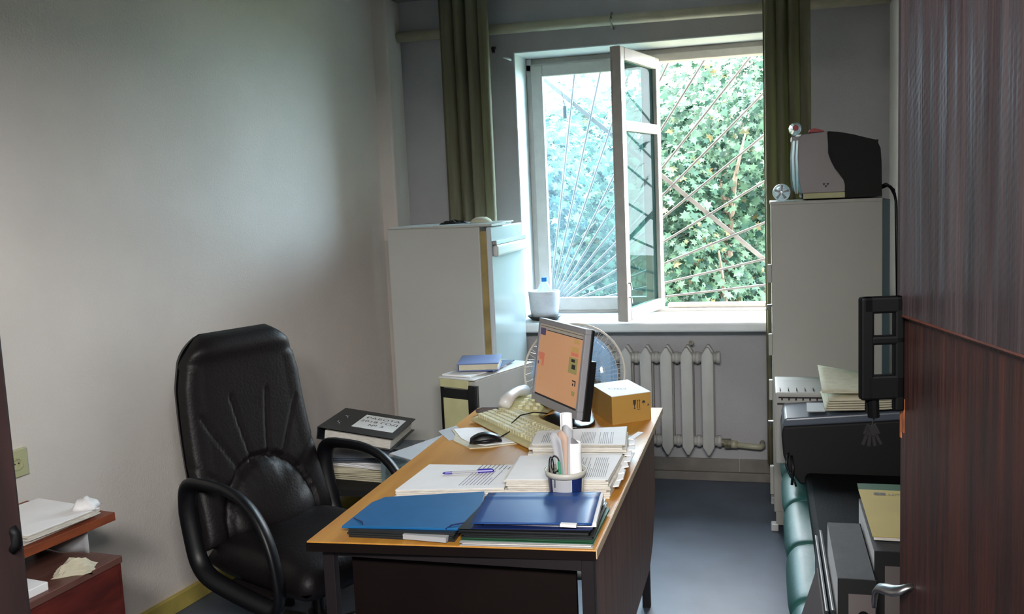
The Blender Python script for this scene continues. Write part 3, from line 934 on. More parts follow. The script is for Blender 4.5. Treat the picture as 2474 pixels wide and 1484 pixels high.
# ------------------------------------------------------------------ things on desk
# cardboard box
bn, br_, bl = Vector((-0.515, 3.115)), Vector((-0.393, 3.207)), Vector((-0.635, 3.339))
bl = bn + (bl-bn).normalized()*0.23
bf = br_ + (bl-bn)
cb = thing('cardboard_box', 'small brown cardboard box with white top at the far desk corner', 'box', (bn.x, bn.y, ZD))
pl = [(0, 0), tuple(br_-bn), tuple(bf-bn), tuple(bl-bn)]
build('carton', MB().prism(pl, 0, 0.098, 'z'), 'cardboard', parent=cb, bevel=0.001)
build('lid', MB().prism(pl, 0.098, 0.1, 'z'), 'cardboard_top', parent=cb)
dx = (br_-bn).normalized()
fT = frame((br_.x-bn.x, br_.y-bn.y, 0.05), (dx.x, dx.y, 0), (0, 0, 1))
off = Matrix.Translation((-0.153, 0, 0.0006))
def fsym(poly, mb):
    mb.face([tuple(fT @ (off @ Vector((x, y, 0)))) for x, y in poly])
sy = MB()
# glass, two arrows, umbrella, small mark
fsym([(0.082, 0.028), (0.094, 0.028), (0.093, 0.014), (0.0895, 0.008), (0.0895, 0.0), (0.092, -0.004), (0.084, -0.004), (0.0865, 0.0), (0.0865, 0.008), (0.083, 0.014)], sy)
for x in (0.100, 0.108):
    fsym([(x-0.001, -0.004), (x+0.001, -0.004), (x+0.001, 0.022), (x+0.003, 0.022), (x, 0.029), (x-0.003, 0.022), (x-0.001, 0.022)], sy)
fsym([(0.098, -0.008), (0.111, -0.008), (0.111, -0.0065), (0.098, -0.0065)], sy)
fsym([(0.117, 0.014), (0.131, 0.014), (0.129, 0.02), (0.124, 0.023), (0.119, 0.02)], sy)
fsym([(0.1235, 0.004), (0.1245, 0.004), (0.1245, 0.014), (0.1235, 0.014)], sy)
fsym([(0.138, 0.0), (0.143, 0.003), (0.146, 0.0), (0.144, 0.005), (0.146, 0.010), (0.142, 0.007), (0.138, 0.009), (0.14, 0.005)], sy)
build('handling_symbols', sy, 'ink_dark', parent=cb, fixn=False)
tt = textmb('CISO', 0.030, Matrix.Translation((0.0, 0.125, 0.1006)) @ Matrix.Rotation(R(0), 4, 'Z'), 'ink')
build('printed_word', tt, 'ink', parent=cb, fixn=False)

# monitor
mu = Vector((0.611, -0.791, 0)).normalized()
mn = Vector((-0.791, -0.611, 0)).normalized()
bm0 = (Vector((-0.837, 3.276, 0))+Vector((-0.609, 2.981, 0)))/2
tilt = R(9)
upv = (Vector((0, 0, 1))*math.cos(tilt) - mn*math.sin(tilt)).normalized()
mo = thing('monitor', 'silver-framed flat monitor showing an orange page, angled on the desk', 'monitor', (bm0.x, bm0.y, ZD))
MT = frame((0, 0, 0.048), mu, upv)      # x along width, y up, z toward viewer
Wm, Hm = 0.373, 0.305
bz = MB()
sashpts = [((-Wm/2, 0), (Wm/2, 0.028)), ((-Wm/2, Hm-0.018), (Wm/2, Hm)), ((-Wm/2, 0.028), (-Wm/2+0.016, Hm-0.018)), ((Wm/2-0.016, 0.028), (Wm/2, Hm-0.018))]
for (a, b) in sashpts:
    bz.box((a[0], a[1], -0.018), (b[0], b[1], 0.004), None, MT)
build('bezel', bz, 'silver_plastic', parent=mo, bevel=0.002)
bk = MB().box((-Wm/2+0.002, 0.002, -0.032), (Wm/2-0.002, Hm-0.002, -0.018), None, MT)
bk.box((-0.15, -0.01, -0.064), (0.160, Hm-0.11, -0.03), None, MT)
build('back_shell', bk, 'black_plastic', parent=mo, bevel=0.004)
def em(name, c, e):
    return mat(name, c, 0.4, emit=e)
M['scr'] = em('screen_orange', rgb(196, 146, 108), 0.36)
M['scr_bar'] = em('screen_toolbar', rgb(150, 142, 130), 0.36)
M['scr_dark'] = em('screen_dark', rgb(70, 60, 90), 0.5)
M['scr_red'] = em('screen_red', rgb(196, 112, 88), 0.36)
M['scr_green'] = em('screen_green', rgb(148, 138, 88), 0.32)
M['scr_yel'] = em('screen_yellow', rgb(182, 146, 86), 0.36)
sx0, sx1, sy0, sy1 = -Wm/2+0.016, Wm/2-0.016, 0.028, Hm-0.018
def srect(u0, v0, u1, v1, z, m, mb):
    X = lambda u: sx0+(sx1-sx0)*u
    Y = lambda v: sy1-(sy1-sy0)*v
    mb.face([tuple(MT @ Vector(p)) for p in ((X(u0), Y(v1), z), (X(u1), Y(v1), z), (X(u1), Y(v0), z), (X(u0), Y(v0), z))], m)
sr = MB()
srect(0, 0, 1, 1, -0.001, 'scr', sr)
so = build('screen', sr, None, parent=mo, fixn=False)
sr = MB()
z = 0.0
srect(0, 0, 1, 0.085, z, 'scr_bar', sr)
srect(0.0, 0.028, 1, 0.034, z+0.0003, 'ink_dark', sr)
srect(0.16, 0.072, 1, 0.082, z+0.0003, 'ink_dark', sr)
srect(0, 0.06, 0.13, 0.155, z+0.0004, 'scr_dark', sr)
srect(0.0, 0.40, 0.15, 0.46, z, 'scr_red', sr)
srect(0.03, 0.46, 0.15, 0.58, z, 'scr_red', sr)
srect(0.035, 0.50, 0.10, 0.60, z+0.0003, 'scr', sr)
srect(0.0, 0.53, 0.03, 0.57, z+0.0003, 'scr_dark', sr)
srect(0.80, 0.10, 0.92, 0.155, z, 'scr_yel', sr)
srect(0.76, 0.20, 0.92, 0.27, z, 'scr_yel', sr)
srect(0.76, 0.275, 0.92, 0.32, z, 'scr_red', sr)
srect(0.73, 0.34, 0.92, 0.55, z, 'scr_green', sr)
srect(0.78, 0.36, 0.86, 0.40, z+0.0003, 'ink_dark', sr)
srect(0.80, 0.43, 0.88, 0.49, z+0.0003, 'ink_dark', sr)
srect(0.84, 0.63, 0.92, 0.645, z, 'ink_dark', sr)
srect(0.90, 0.645, 0.92, 0.70, z, 'ink_dark', sr)
srect(0.85, 0.67, 0.875, 0.70, z, 'ink_dark', sr)
srect(0.85, 0.77, 0.92, 0.83, z, 'scr_green', sr)
srect(0.09, 0.74, 0.10, 0.79, z, 'scr_red', sr)
srect(0, 0.975, 1, 1, z, 'ink_dark', sr)
build('page_content', sr, None, parent=so, fixn=False)
nk = MB().box((-0.035, -0.03, -0.07), (0.035, 0.12, -0.045), None, MT)
build('neck', nk, 'black_plastic', parent=mo, bevel=0.004)
bs = -mn*0.03
bT = frame((0, 0, 0), mu, mn)
mb = MB()
seg = 28
mb.prism([(0.03+0.110*math.cos(2*math.pi*i/seg), -0.04+0.09*math.sin(2*math.pi*i/seg)) for i in range(seg)], 0, 0.014, 'z')
for v in mb.bm.verts:
    v.co = Vector((mu.x*v.co.x+mn.x*v.co.y, mu.y*v.co.x+mn.y*v.co.y, v.co.z))
build('stand_base', mb, 'black_plastic', parent=mo, bevel=0.004)

# papers beneath / around the monitor
def sheet(label, p, z, t, m, name='paper_sheet', cat='paper', group=None):
    c = Vector((sum(a[0] for a in p)/len(p), sum(a[1] for a in p)/len(p), z))
    o = build(name, MB().prism([(a[0]-c.x, a[1]-c.y) for a in p], 0, t, 'z'), m, loc=c)
    return tag(o, label, cat, group)
sheet('bluish plastic folder partly under the monitor base', [(-0.74, 2.93), (-0.60, 2.80), (-0.50, 2.93), (-0.62, 3.06)], ZD, 0.003, 'paper_grey', 'plastic_folder', 'folder')
sheet('grey sheet lying between monitor, box and the document piles', [(-0.62, 2.80), (-0.42, 2.82), (-0.42, 2.96), (-0.50, 3.02)], ZD+0.003, 0.002, 'paper_grey')
sheet('translucent pale sheet overhanging the left desk edge near the mouse', [(-1.10, 2.98), (-1.02, 2.86), (-0.985, 2.93), (-1.06, 3.06)], ZD, 0.001, 'paper_grey')

# telephone
ph = thing('telephone', 'white desk telephone with handset behind the keyboard', 'telephone', (-0.848, 3.262, ZD+0.002), R(82))
build('base', MB().prism([(-0.09, 0), (0.09, 0), (0.09, 0.045), (-0.02, 0.045), (-0.09, 0.02)], -0.075, 0.075, 'y'), 'cream_plastic', parent=ph, bevel=0.006, seg=3)
hs = MB().tube([(-0.11, 0.05, 0.046), (-0.095, 0.05, 0.058), (-0.05, 0.05, 0.070), (0.0, 0.05, 0.074), (0.05, 0.05, 0.070), (0.085, 0.05, 0.060), (0.095, 0.05, 0.050)], [0.02, 0.026, 0.02, 0.018, 0.02, 0.026, 0.02], 12)
build('handset', hs, 'white_plastic', parent=ph, smooth=True)
kp = MB()
for i in range(3):
    for j in range(4):
        kp.box((-0.06+0.03*j-0.009, -0.055+0.03*i-0.008, 0.03+0.008*j), (-0.06+0.03*j+0.009, -0.055+0.03*i+0.008, 0.042+0.006*j))
build('keypad', kp, 'keycap', parent=ph)

# keyboard
k0, k1 = Vector((-1.018, 3.111)), Vector((-0.711, 2.758))
kx = (k1-k0).normalized()
ky = Vector((-kx.y, kx.x))
kc = k0 + kx*0.225 + ky*0.078
kb = thing('keyboard', 'yellowed beige keyboard lying diagonally in front of the monitor', 'keyboard', (kc.x, kc.y, ZD+0.0055), math.atan2(kx.y, kx.x))
build('case', MB().prism([(-0.082, 0), (0.078, 0), (0.078, 0.034), (0.03, 0.024), (-0.07, 0.014), (-0.082, 0.008)], -0.228, 0.228, 'x'), 'kbd', parent=kb, bevel=0.004, seg=2)
rows = [(-0.052, 15), (-0.033, 15), (-0.014, 15), (0.005, 15), (0.030, 13)]
for r_, (yy, n) in enumerate(rows):
    for i in range(n+4):
        xk = -0.213 + i*0.0195*(1.0 if n == 15 else 1.0)
        if i >= n: xk += 0.018
        if xk > 0.215: break
    # keys as one part per row block
    kk = MB()
    xk = -0.214
    i = 0
    while xk < 0.212:
        wkey = 0.0165
        if r_ == 0 and 4 <= i < 5: wkey = 0.095
        zt = 0.018 + (yy+0.07)*0.11
        kk.prism([(xk, yy-0.008), (min(xk+wkey, 0.214), yy-0.008), (min(xk+wkey, 0.214), yy+0.008), (xk, yy+0.008)], zt-0.006, zt+0.008, 'z')
        xk += wkey+0.0028
        i += 1
        if i == 14: xk += 0.01
    build('key_row', kk, 'keycap', parent=kb, bevel=0.0012, seg=1)
o = build('glasses_case', MB().tube([(-0.055, 0, 0.014), (-0.03, 0, 0.015), (0.04, 0, 0.015), (0.055, 0, 0.013)], [0.006, 0.013, 0.013, 0.006], 12), 'grey_label', loc=(-0.985, 3.235, ZD), rz=R(8), smooth=True)
tag(o, 'small grey-brown tube at the far left desk corner behind the keyboard', 'case')

# mouse on paper pad
pad = thing('mouse_pad', 'worn white pad with torn yellow edge under the mouse', 'mouse pad', (-0.90, 2.92, ZD))
pp_ = [(-1.056, 2.997), (-1.02, 2.93), (-1.005, 2.86), (-0.97, 2.825), (-0.945, 2.80), (-0.921, 2.774), (-0.86, 2.795), (-0.762, 2.862), (-0.775, 2.89), (-0.90, 2.96), (-0.955, 3.03), (-1.01, 3.02)]
build('pad_layer', MB().prism([(a[0]+0.90, a[1]-2.92) for a in pp_], 0, 0.003, 'z'), 'paper_old', parent=pad)
pq = [(-1.05, 2.999), (-1.005, 2.92), (-0.985, 2.885), (-0.93, 2.825), (-0.88, 2.808), (-0.768, 2.866), (-0.782, 2.892), (-0.90, 2.96), (-0.955, 3.028), (-1.01, 3.018)]
build('pad_surface', MB().prism([(a[0]+0.90, a[1]-2.92) for a in pq], 0.003, 0.005, 'z'), 'paper', parent=pad)
ms = thing('computer_mouse', 'black computer mouse with a cable on the white pad', 'computer mouse', (-0.885, 2.835, ZD+0.005), R(28))
def mfn(u, v):
    x = -0.055+0.11*u
    w_ = 0.030*math.sqrt(max(0, 1-(2*u-1)**4))*(1-0.12*math.cos(u*3.14))
    y = w_*(2*v-1)
    z = 0.034*math.sqrt(max(0, 1-(2*v-1)**4*0.9))*math.sin(math.pi*min(1, max(0, 0.10+u*0.84)))**0.7 if w_ > 1e-4 else 0
    return (x, y, max(z, 0))
mm = MB().grid(mfn, 16, 12)
build('shell', mm, 'black_plastic', parent=ms, smooth=True)
build('grip_side', MB().tube([(-0.045, -0.022, 0.010), (0.0, -0.0305, 0.012), (0.045, -0.022, 0.010)], [0.004, 0.006, 0.004], 8), 'armrest', parent=ms, smooth=True)
build('cable', MB().tube([(0.05, 0.005, 0.012), (0.09, 0.045, 0.016), (0.11, 0.10, 0.030), (0.15, 0.135, 0.046), (0.20, 0.145, 0.050), (0.26, 0.19, 0.03)], 0.0022, 6), 'black_plastic', parent=ms, smooth=True)

# paper piles (near part)
def pile(name, label, p, z0, z1, m_top='paper', jitter=0.004, n=7, lines=None, seed=1, cat='papers', tilt_x=0):
    rnd = random.Random(seed)
    c = Vector((sum(a[0] for a in p)/4, sum(a[1] for a in p)/4))
    t = thing(name, label, cat, (c.x, c.y, z0))
    h = z1-z0
    mb = MB()
    for i in range(n):
        a0, a1 = h*i/n, h*(i+1)/n
        dx_, dy_ = rnd.uniform(-jitter, jitter), rnd.uniform(-jitter, jitter)
        mb.prism([(a[0]-c.x+dx_, a[1]-c.y+dy_) for a in p], a0, a1-0.0006 if i < n-1 else a1-0.0012, 'z')
    build('sheets', mb, 'paper_edge', parent=t)
    build('top_sheet', MB().prism([(a[0]-c.x, a[1]-c.y) for a in p], h-0.0012, h, 'z'), m_top, parent=t)
    if lines:
        o_ = Vector((p[0][0]-c.x, p[0][1]-c.y)); ux = Vector((p[1][0]-p[0][0], p[1][1]-p[0][1])); uy = Vector((p[3][0]-p[0][0], p[3][1]-p[0][1]))
        lb = MB()
        for (u0, v0, u1, v1, m_) in lines:
            q = [o_+ux*a+uy*b for a, b in ((u0, v0), (u1, v0), (u1, v1), (u0, v1))]
            lb.face([(a.x, a.y, h+0.0004) for a in q], m_)
        build('print', lb, None, parent=t, fixn=False)
    return t
def columns(u0, u1, n, v0, v1, m_, seed, th=0.12):
    """lines of text running along v, stacked along u"""
    rnd = random.Random(seed)
    L = []
    st_ = (u1-u0)/n
    for i in range(n):
        a = v0
        b = v1 if rnd.random() < 0.75 else v0+(v1-v0)*rnd.uniform(0.4, 0.8)
        L.append((u0+st_*i, a, u0+st_*i+st_*th*2, b, m_))
    return L
# left pile with pen: corners near-left, near-right, far-right, far-left
pile('paper_pile', 'white paper pile on which the blue pen lies', [(-0.967, 2.262), (-0.680, 2.318), (-0.705, 2.52), (-0.958, 2.505)], ZD, ZD+0.028, n=5,
     lines=columns(0.55, 0.99, 13, 0.12, 0.66, 'ink_violet', 3, th=0.10)[:9]+columns(0.56, 0.9, 8, 0.70, 0.92, 'ink', 4), seed=2)
pn = thing('ballpoint_pen', 'transparent ballpoint pen with blue cap and tip on the left paper pile', 'pen', (-0.81, 2.4325, ZD+0.0325), math.atan2(0.045, 0.146))
build('barrel', MB().tube([(-0.05, 0, 0), (0.045, 0, 0)], 0.0036, 6), 'paper_grey', parent=pn)
build('tip', MB().tube([(-0.077, 0, 0), (-0.07, 0, 0), (-0.05, 0, 0)], [0.001, 0.0036, 0.0040], 8), 'pen_blue', parent=pn, )
build('cap', MB().tube([(0.022, 0, 0), (0.064, 0, 0), (0.068, 0, 0)], [0.0052, 0.0048, 0.002], 8).box((0.025, -0.002, 0.004), (0.06, 0.002, 0.0065)), 'pen_blue', parent=pn)
# middle/right open bound pages: lower and upper
pile('document_pile', 'thick white document pile behind the pen cup, nearer to the viewer', [(-0.672, 2.315), (-0.404, 2.345), (-0.402, 2.60), (-0.690, 2.54)], ZD, ZD+0.052, n=9,
     lines=columns(0.66, 0.98, 16, 0.10, 0.9, 'ink', 5), seed=5, jitter=0.006)
pile('document_pile', 'text-covered document pile farther back, beside the keyboard', [(-0.672, 2.60), (-0.400, 2.625), (-0.424, 2.83), (-0.690, 2.75)], ZD, ZD+0.070, n=10,
     lines=columns(0.10, 0.44, 16, 0.12, 0.88, 'ink', 6)+columns(0.52, 0.68, 9, 0.08, 0.92, 'ink', 7)+columns(0.72, 0.88, 8, 0.05, 0.92, 'ink', 8), seed=9, jitter=0.012)
lp = MB()
rnd = random.Random(3)
for i in range(9):
    y = 2.42+0.045*i
    T = Matrix.Translation((-0.398+rnd.uniform(0, 0.012), y, ZD+0.02+0.004*i)) @ Matrix.Rotation(R(rnd.uniform(-14, 14)), 4, 'Z') @ Matrix.Rotation(R(rnd.uniform(-18, 4)), 4, 'Y')
    lp.box((-0.006, -0.035, 0), (0.012, 0.05, 0.003), None, T)
o = build('loose_pages', lp, 'paper', loc=(0, 0, 0.0))
tag(o, 'ruffled loose page corners sticking out right of the document piles', 'papers')

sheet('small white eraser-like card between the two paper piles', [(-0.775, 2.555), (-0.70, 2.553), (-0.69, 2.61), (-0.755, 2.605)], ZD, 0.004, 'paper', 'small_card', 'card')
sheet('white slip peeking out left of the spiral notebook behind the blue folder', [(-0.885, 2.215), (-0.845, 2.215), (-0.835, 2.262), (-0.87, 2.262)], ZD, 0.002, 'paper', 'paper_slip', 'paper')
sheet('white slip between the blue folders and the pen cup', [(-0.70, 2.22), (-0.575, 2.232), (-0.575, 2.262), (-0.70, 2.25)], ZD+0.001, 0.016, 'paper', 'paper_slip', 'paper')
sn = thing('spiral_notebook', 'small grey spiral notebook behind the left blue folder', 'notebook', (-0.79, 2.235, ZD), R(5))
build('cover', MB().box((-0.075, -0.035, 0), (0.075, 0.01, 0.018)), 'dark_folder', parent=sn)
sp_ = MB()
for i in range(14):
    x = -0.07+0.0108*i
    sp_.tube([(x+0.004*math.cos(a/10*6.283)*0.2, 0.008+0.009*math.cos(a/10*6.283), 0.014+0.011*math.sin(a/10*6.283)) for a in range(10)], 0.0012, 5, closed=True)
build('spiral_binding', sp_, 'steel', parent=sn)

# blue folders
bfl = thing('document_folder', 'matt blue elastic-band folder at the near left of the desk', 'folder', (-0.83, 2.14, ZD+0.022))
fl = [(-0.992, 1.985), (-0.675, 2.012), (-0.690, 2.15), (-0.722, 2.283), (-0.972, 2.205), (-0.990, 2.16)]
build('cover', MB().prism([(a[0]+0.83, a[1]-2.14) for a in fl], 0, 0.006, 'z'), 'blue_folder', parent=bfl, bevel=0.001)
el = MB().tube([(-0.155, -0.10, 0.006), (-0.12, -0.128, 0.0085), (-0.11, -0.147, 0.004)], 0.0018, 6).tube([(0.095, -0.134, 0.004), (0.105, -0.12, 0.009), (0.15, -0.085, 0.009), (0.165, -0.07, 0.009)], 0.0018, 6)
build('elastic_band', el, 'navy', parent=bfl)
t = pile('paper_pile', 'grey-edged papers under the left blue folder', [(-0.975, 1.985), (-0.71, 1.992), (-0.72, 2.23), (-0.955, 2.18)], ZD, ZD+0.022, n=5, seed=12, m_top='dark_folder')
for c in t.children:
    if c.name.startswith('sheets'):
        c.data.materials[0] = M['dark_folder']
o = build('clear_sleeve', MB().box((-0.05, -0.005, 0), (0.06, 0.06, 0.012)), 'paper_grey', loc=(-0.785, 1.985, ZD+0.004), rz=R(-4))
tag(o, 'folded pale sleeve sticking out under the left blue folder', 'plastic sleeve')
# stack of dark folders with the glossy blue on top
zz = ZD
base = [(-0.693, 1.975), (-0.386, 2.0), (-0.390, 2.235), (-0.688, 2.215)]
specs = [('pale grey folder at the bottom of the stack at the near right desk corner', 'paper_grey', 0.009, (0.0, 0.0), 0.6),
         ('dark green plastic folder, second from the bottom of the right stack', 'green_folder', 0.006, (0.004, 0.006), -1.2),
         ('black plastic folder in the middle of the right folder stack', 'dark_folder', 0.009, (0.0, 0.012), 0.8),
         ('black folder directly under the glossy blue one', 'black_plastic', 0.010, (-0.006, 0.014), -0.4)]
for lbl, m_, h_, (ox, oy), rr in specs:
    c = (-0.54, 2.105)
    t = thing('plastic_folder', lbl, 'folder', (c[0]+ox, c[1]+oy, zz), R(rr))
    P_ = [(a[0]-c[0], a[1]-c[1]) for a in base]
    cv = MB().prism(P_, 0, 0.0015, 'z').prism(P_, h_-0.0015, h_, 'z')
    cv.box((-0.150, 0.100, 0), (0.146, 0.106, h_-0.0002))
    build('cover', cv, m_, parent=t)
    build('papers', MB().prism([(a[0]*0.97, a[1]*0.94) for a in P_], 0.0015, h_-0.0015, 'z'), 'paper_edge' if m_ in ('paper_grey', 'green_folder') else 'dark_folder', parent=t)
    zz += h_
bg2 = thing('plastic_folder', 'glossy blue folder topping the stack at the near right desk corner', 'folder', (-0.535, 2.13, zz), R(0.5))
P2 = [(-0.135, -0.135), (0.145, -0.105), (0.128, 0.128), (-0.155, 0.088)]
def gfn(u, v):
    a = Vector(P2[0])*(1-u)*(1-v)+Vector(P2[1])*u*(1-v)+Vector(P2[2])*u*v+Vector(P2[3])*(1-u)*v
    return (a.x, a.y, 0.0130+0.005*math.sin(v*3.1)*0.6+0.003*math.exp(-((v-0.80)/0.05)**2))
build('cover', MB().grid(gfn, 12, 30), 'blue_gloss', parent=bg2, smooth=True, solid=0.0016)
build('back_cover', MB().prism(P2, 0, 0.002, 'z'), 'navy', parent=bg2)
build('papers', MB().prism([(-0.11, -0.11), (0.152, -0.09), (0.136, 0.12), (-0.13, 0.085)], 0.002, 0.0125, 'z'), 'paper', parent=bg2)
build('label_tab', MB().box((0.075, -0.127, 0.012), (0.112, -0.114, 0.0185)), 'paper', parent=bg2)

# pen cup
cu = thing('pen_cup', 'white and navy plastic cup full of papers and pens on the desk', 'pen cup', (-0.502, 2.284, ZD))
z0 = 0
M['cup'] = mat('cup_plastic', rgb(190, 188, 178), 0.45)
cpz = 0.097
build('cup_body', MB().lathe([(0, 0.0), (0.040, 0.0), (0.047, cpz-0.015), (0.044, cpz-0.015), (0.038, 0.004), (0, 0.004)], 32), 'cup', parent=cu, smooth=True)
build('rim', MB().lathe([(0.046, cpz-0.016), (0.052, cpz-0.015), (0.055, cpz), (0.051, cpz), (0.047, cpz-0.010)], 32), 'cup', parent=cu, smooth=True)
bd = MB()
def arcband(a0, a1, m_):
    n = 8
    for i in range(n):
        b0, b1 = R(a0+(a1-a0)*i/n), R(a0+(a1-a0)*(i+1)/n)
        r0, r1 = 0.0437, 0.0475
        bd.face([(r0*math.cos(b0), r0*math.sin(b0), 0.03), (r0*math.cos(b1), r0*math.sin(b1), 0.03), (r1*math.cos(b1), r1*math.sin(b1), cpz-0.017), (r1*math.cos(b0), r1*math.sin(b0), cpz-0.017)], m_)
arcband(200, 232, 'navy'); arcband(300, 340, 'navy')
build('colour_bands', bd, None, parent=cu)
build('cup_label', (lambda q: (q.grid(lambda u, v: ((0.0445+0.0035*v)*math.cos(R(234+64*u)), (0.0445+0.0035*v)*math.sin(R(234+64*u)), 0.03+v*(cpz-0.048)), 8, 2), q)[1])(MB()), 'paper_grey', parent=cu)
# things standing in the cup
pr = MB()
rnd = random.Random(8)
def rolled(cx, cy, r, z1, a0=0.0, turn=1.25, lean=(0, 0)):
    def fn(u, v):
        a = a0 + turn*6.283*u
        rr = r*(0.75+0.3*u)
        return (cx+rr*math.cos(a)+lean[0]*v, cy+rr*math.sin(a)+lean[1]*v, 0.005+(z1-0.005)*v)
    return MB().grid(fn, 28, 6)
o = build('rolled_paper', rolled(0.022, 0.008, 0.019, 0.165, 1.0), 'paper', loc=(-0.502, 2.284, ZD), smooth=True, solid=0.0006)
tag(o, 'rolled white paper standing in the right side of the pen cup', 'rolled paper')
o = build('rolled_paper', rolled(0.006, 0.012, 0.016, 0.235, 2.4, 1.1, (-0.005, 0.012)), 'paper', loc=(-0.502, 2.284, ZD), smooth=True, solid=0.0006)
tag(o, 'tallest rolled sheet with gathered top in the middle of the pen cup', 'rolled paper')
for i, (cx, lx, m_, zt, nm, lb) in enumerate([(-0.006, -0.022, 'paper_grey', 0.185, 'folded_sheet', 'folded grey sheet fanning left at the top of the pen cup bundle'),
                                ( -0.004, -0.006, 'salmon_sheet', 0.19, 'folded_sheet', 'orange-brown edged sheet in the pen cup bundle'),
                                (0.002, 0.0, 'paper_grey', 0.205, 'folded_sheet', 'pale narrow sheet in the middle of the pen cup bundle'),
                                (0.008, 0.008, 'ink', 0.17, 'folded_sheet', 'dark-printed narrow sheet in the right of the pen cup bundle')]):
    def fn(u, v, cx=cx, lx=lx, zt=zt, i=i):
        return (cx-0.008+0.020*u*(0.6+0.9*v)+lx*v*v, -0.014+0.004*i+0.004*math.sin(u*5+i), 0.006+(zt-0.006+0.01*math.sin(u*4))*v)
    o = build(nm, MB().grid(fn, 6, 8), m_, loc=(-0.502, 2.284, ZD), smooth=True, solid=0.0007)
    tag(o, lb, 'paper')
o = build('pen', MB().tube([(-0.008, -0.03, 0.01), (-0.010, -0.030, 0.125)], 0.003, 8), 'green_pen', loc=(-0.502, 2.284, ZD))
tag(o, 'green pen standing upright in the pen cup', 'pen')
o = build('scissors', MB().tube([(-0.018+0.011*math.cos(a/20*6.283)-0.004, -0.022, 0.115+0.021*math.sin(a/20*6.283)) for a in range(20)], 0.0018, 6, closed=True)
          .tube([(-0.034+0.006*math.cos(a/20*6.283), -0.015, 0.105+0.026*math.sin(a/20*6.283)) for a in range(20)], 0.0018, 6, closed=True)
          .tube([(-0.024, -0.02, 0.094), (-0.022, -0.018, 0.01)], 0.003, 6), 'black_plastic', loc=(-0.502, 2.284, ZD), smooth=True)
tag(o, 'thin black scissors with open loop handles in the pen cup', 'scissors')
o = build('paper_clip', MB().tube([(-0.020, -0.044, 0.06), (-0.019, -0.046, 0.088), (-0.014, -0.046, 0.093), (-0.008, -0.047, 0.088), (-0.008, -0.05, 0.085)], 0.0014, 6), 'steel', loc=(-0.502, 2.284, ZD))
tag(o, 'small wire clip hooked on the pen cup rim', 'clip')

# ------------------------------------------------------------------ side table with folder stack, behind the chair
stb = thing('side_table', 'low dark table against the wall carrying folders and papers', 'table', (-1.50, 3.42, 0))
build('table_top', MB().box((-0.33, -0.32, 0.46), (0.34, 0.15, 0.485)), 'black_matte', parent=stb)
for x, y in ((-0.31, -0.29), (0.31, -0.29), (-0.31, 0.12), (0.31, 0.12)):
    build('leg', MB().box((x-0.015, y-0.015, 0), (x+0.015, y+0.015, 0.46)), 'black_matte', parent=stb)
ztab = 0.485
oldp = [('yellowed paper bundle at the bottom of the pile behind the chair', 'paper_old', 0.028, R(-6), 0.30, 0.24),
        ('cream crumpled papers second from the bottom behind the chair', 'paper_old', 0.026, R(4), 0.30, 0.25),
        ('white loose sheets in the middle of the pile behind the chair', 'paper', 0.022, R(-12), 0.31, 0.24),
        ('grey plastic folder just under the black binder behind the chair', 'bluegrey_plastic', 0.022, R(3), 0.33, 0.26)]
z = ztab
stc = Vector((-1.50, 3.33))
for lbl, m_, h_, rr, w_, d_ in oldp:
    t = thing('paper_bundle', lbl, 'papers', (stc.x, stc.y, z), rr)
    mb = MB()
    rnd = random.Random(int(h_*1000)+len(lbl))
    for i in range(6):
        T = Matrix.Rotation(R(rnd.uniform(-4, 4)), 4, 'Z') @ Matrix.Translation((rnd.uniform(-.01, .01), rnd.uniform(-.01, .01), 0))
        mb.box((-w_/2, -d_/2, h_*i/6), (w_/2, d_/2, h_*(i+1)/6-0.0012), None, T)
    build('sheets', mb, m_, parent=t)
    z += h_
# black lever arch binder with label, tilted
bnd = thing('lever_arch_binder', 'black lever arch binder with a white printed label behind the chair', 'binder', (-1.565, 3.42, z+0.028), R(5))
bnd.rotation_euler = (0, R(9), R(5))
bh = 0.05
bc = MB().box((-0.155, -0.16, bh-0.003), (0.150, 0.16, bh)).box((-0.155, -0.16, 0), (0.150, 0.16, 0.003)).box((-0.158, -0.16, 0), (-0.154, 0.16, bh))
build('cover', bc, 'dark_folder', parent=bnd, bevel=0.001)
build('pages', MB().box((-0.13, -0.145, 0.003), (0.138, 0.145, bh-0.014)), 'paper_edge', parent=bnd)
lb = build('label', MB().box((-0.045, -0.085, bh), (0.125, 0.105, bh+0.0008)), 'paper', parent=bnd)
for k, (s_, yy) in enumerate((('РАБОТА', 0.062), ('2018 ГОД', 0.012), ('№ 3', -0.038))):
    build('label_text', textmb(s_, 0.036, Matrix.Translation((0.04, yy, bh+0.0013)), 'ink_dark'), None, parent=lb, fixn=False)
rv_ = MB()
for yy in (-0.055, 0.04):
    rv_.tube([(-0.105+0.009*math.cos(a/12*6.283), yy+0.009*math.sin(a/12*6.283), bh+0.001) for a in range(12)], 0.0018, 5, closed=True)
build('rivets', rv_, 'steel', parent=bnd)
# grey tray/case
gt = thing('paper_tray', 'grey plastic tray with pale paper lying beside the desk edge', 'tray', (-1.212, 3.20, ztab), R(-22))
build('tray_body', MB().prism([(-0.11, 0.0), (0.13, 0.0), (0.13, 0.125), (-0.03, 0.145), (-0.11, 0.13)], -0.16, 0.19, 'y'), 'clear_plastic', parent=gt, bevel=0.004)
build('tray_paper', MB().prism([(-0.07, 0.146), (0.12, 0.131), (0.12, 0.134), (-0.07, 0.149)], -0.15, 0.17, 'y'), 'paper_grey', parent=gt)
build('latch_clip', MB().box((-0.10, -0.10, 0.13), (-0.07, -0.03, 0.15)), 'dark_folder', parent=gt)

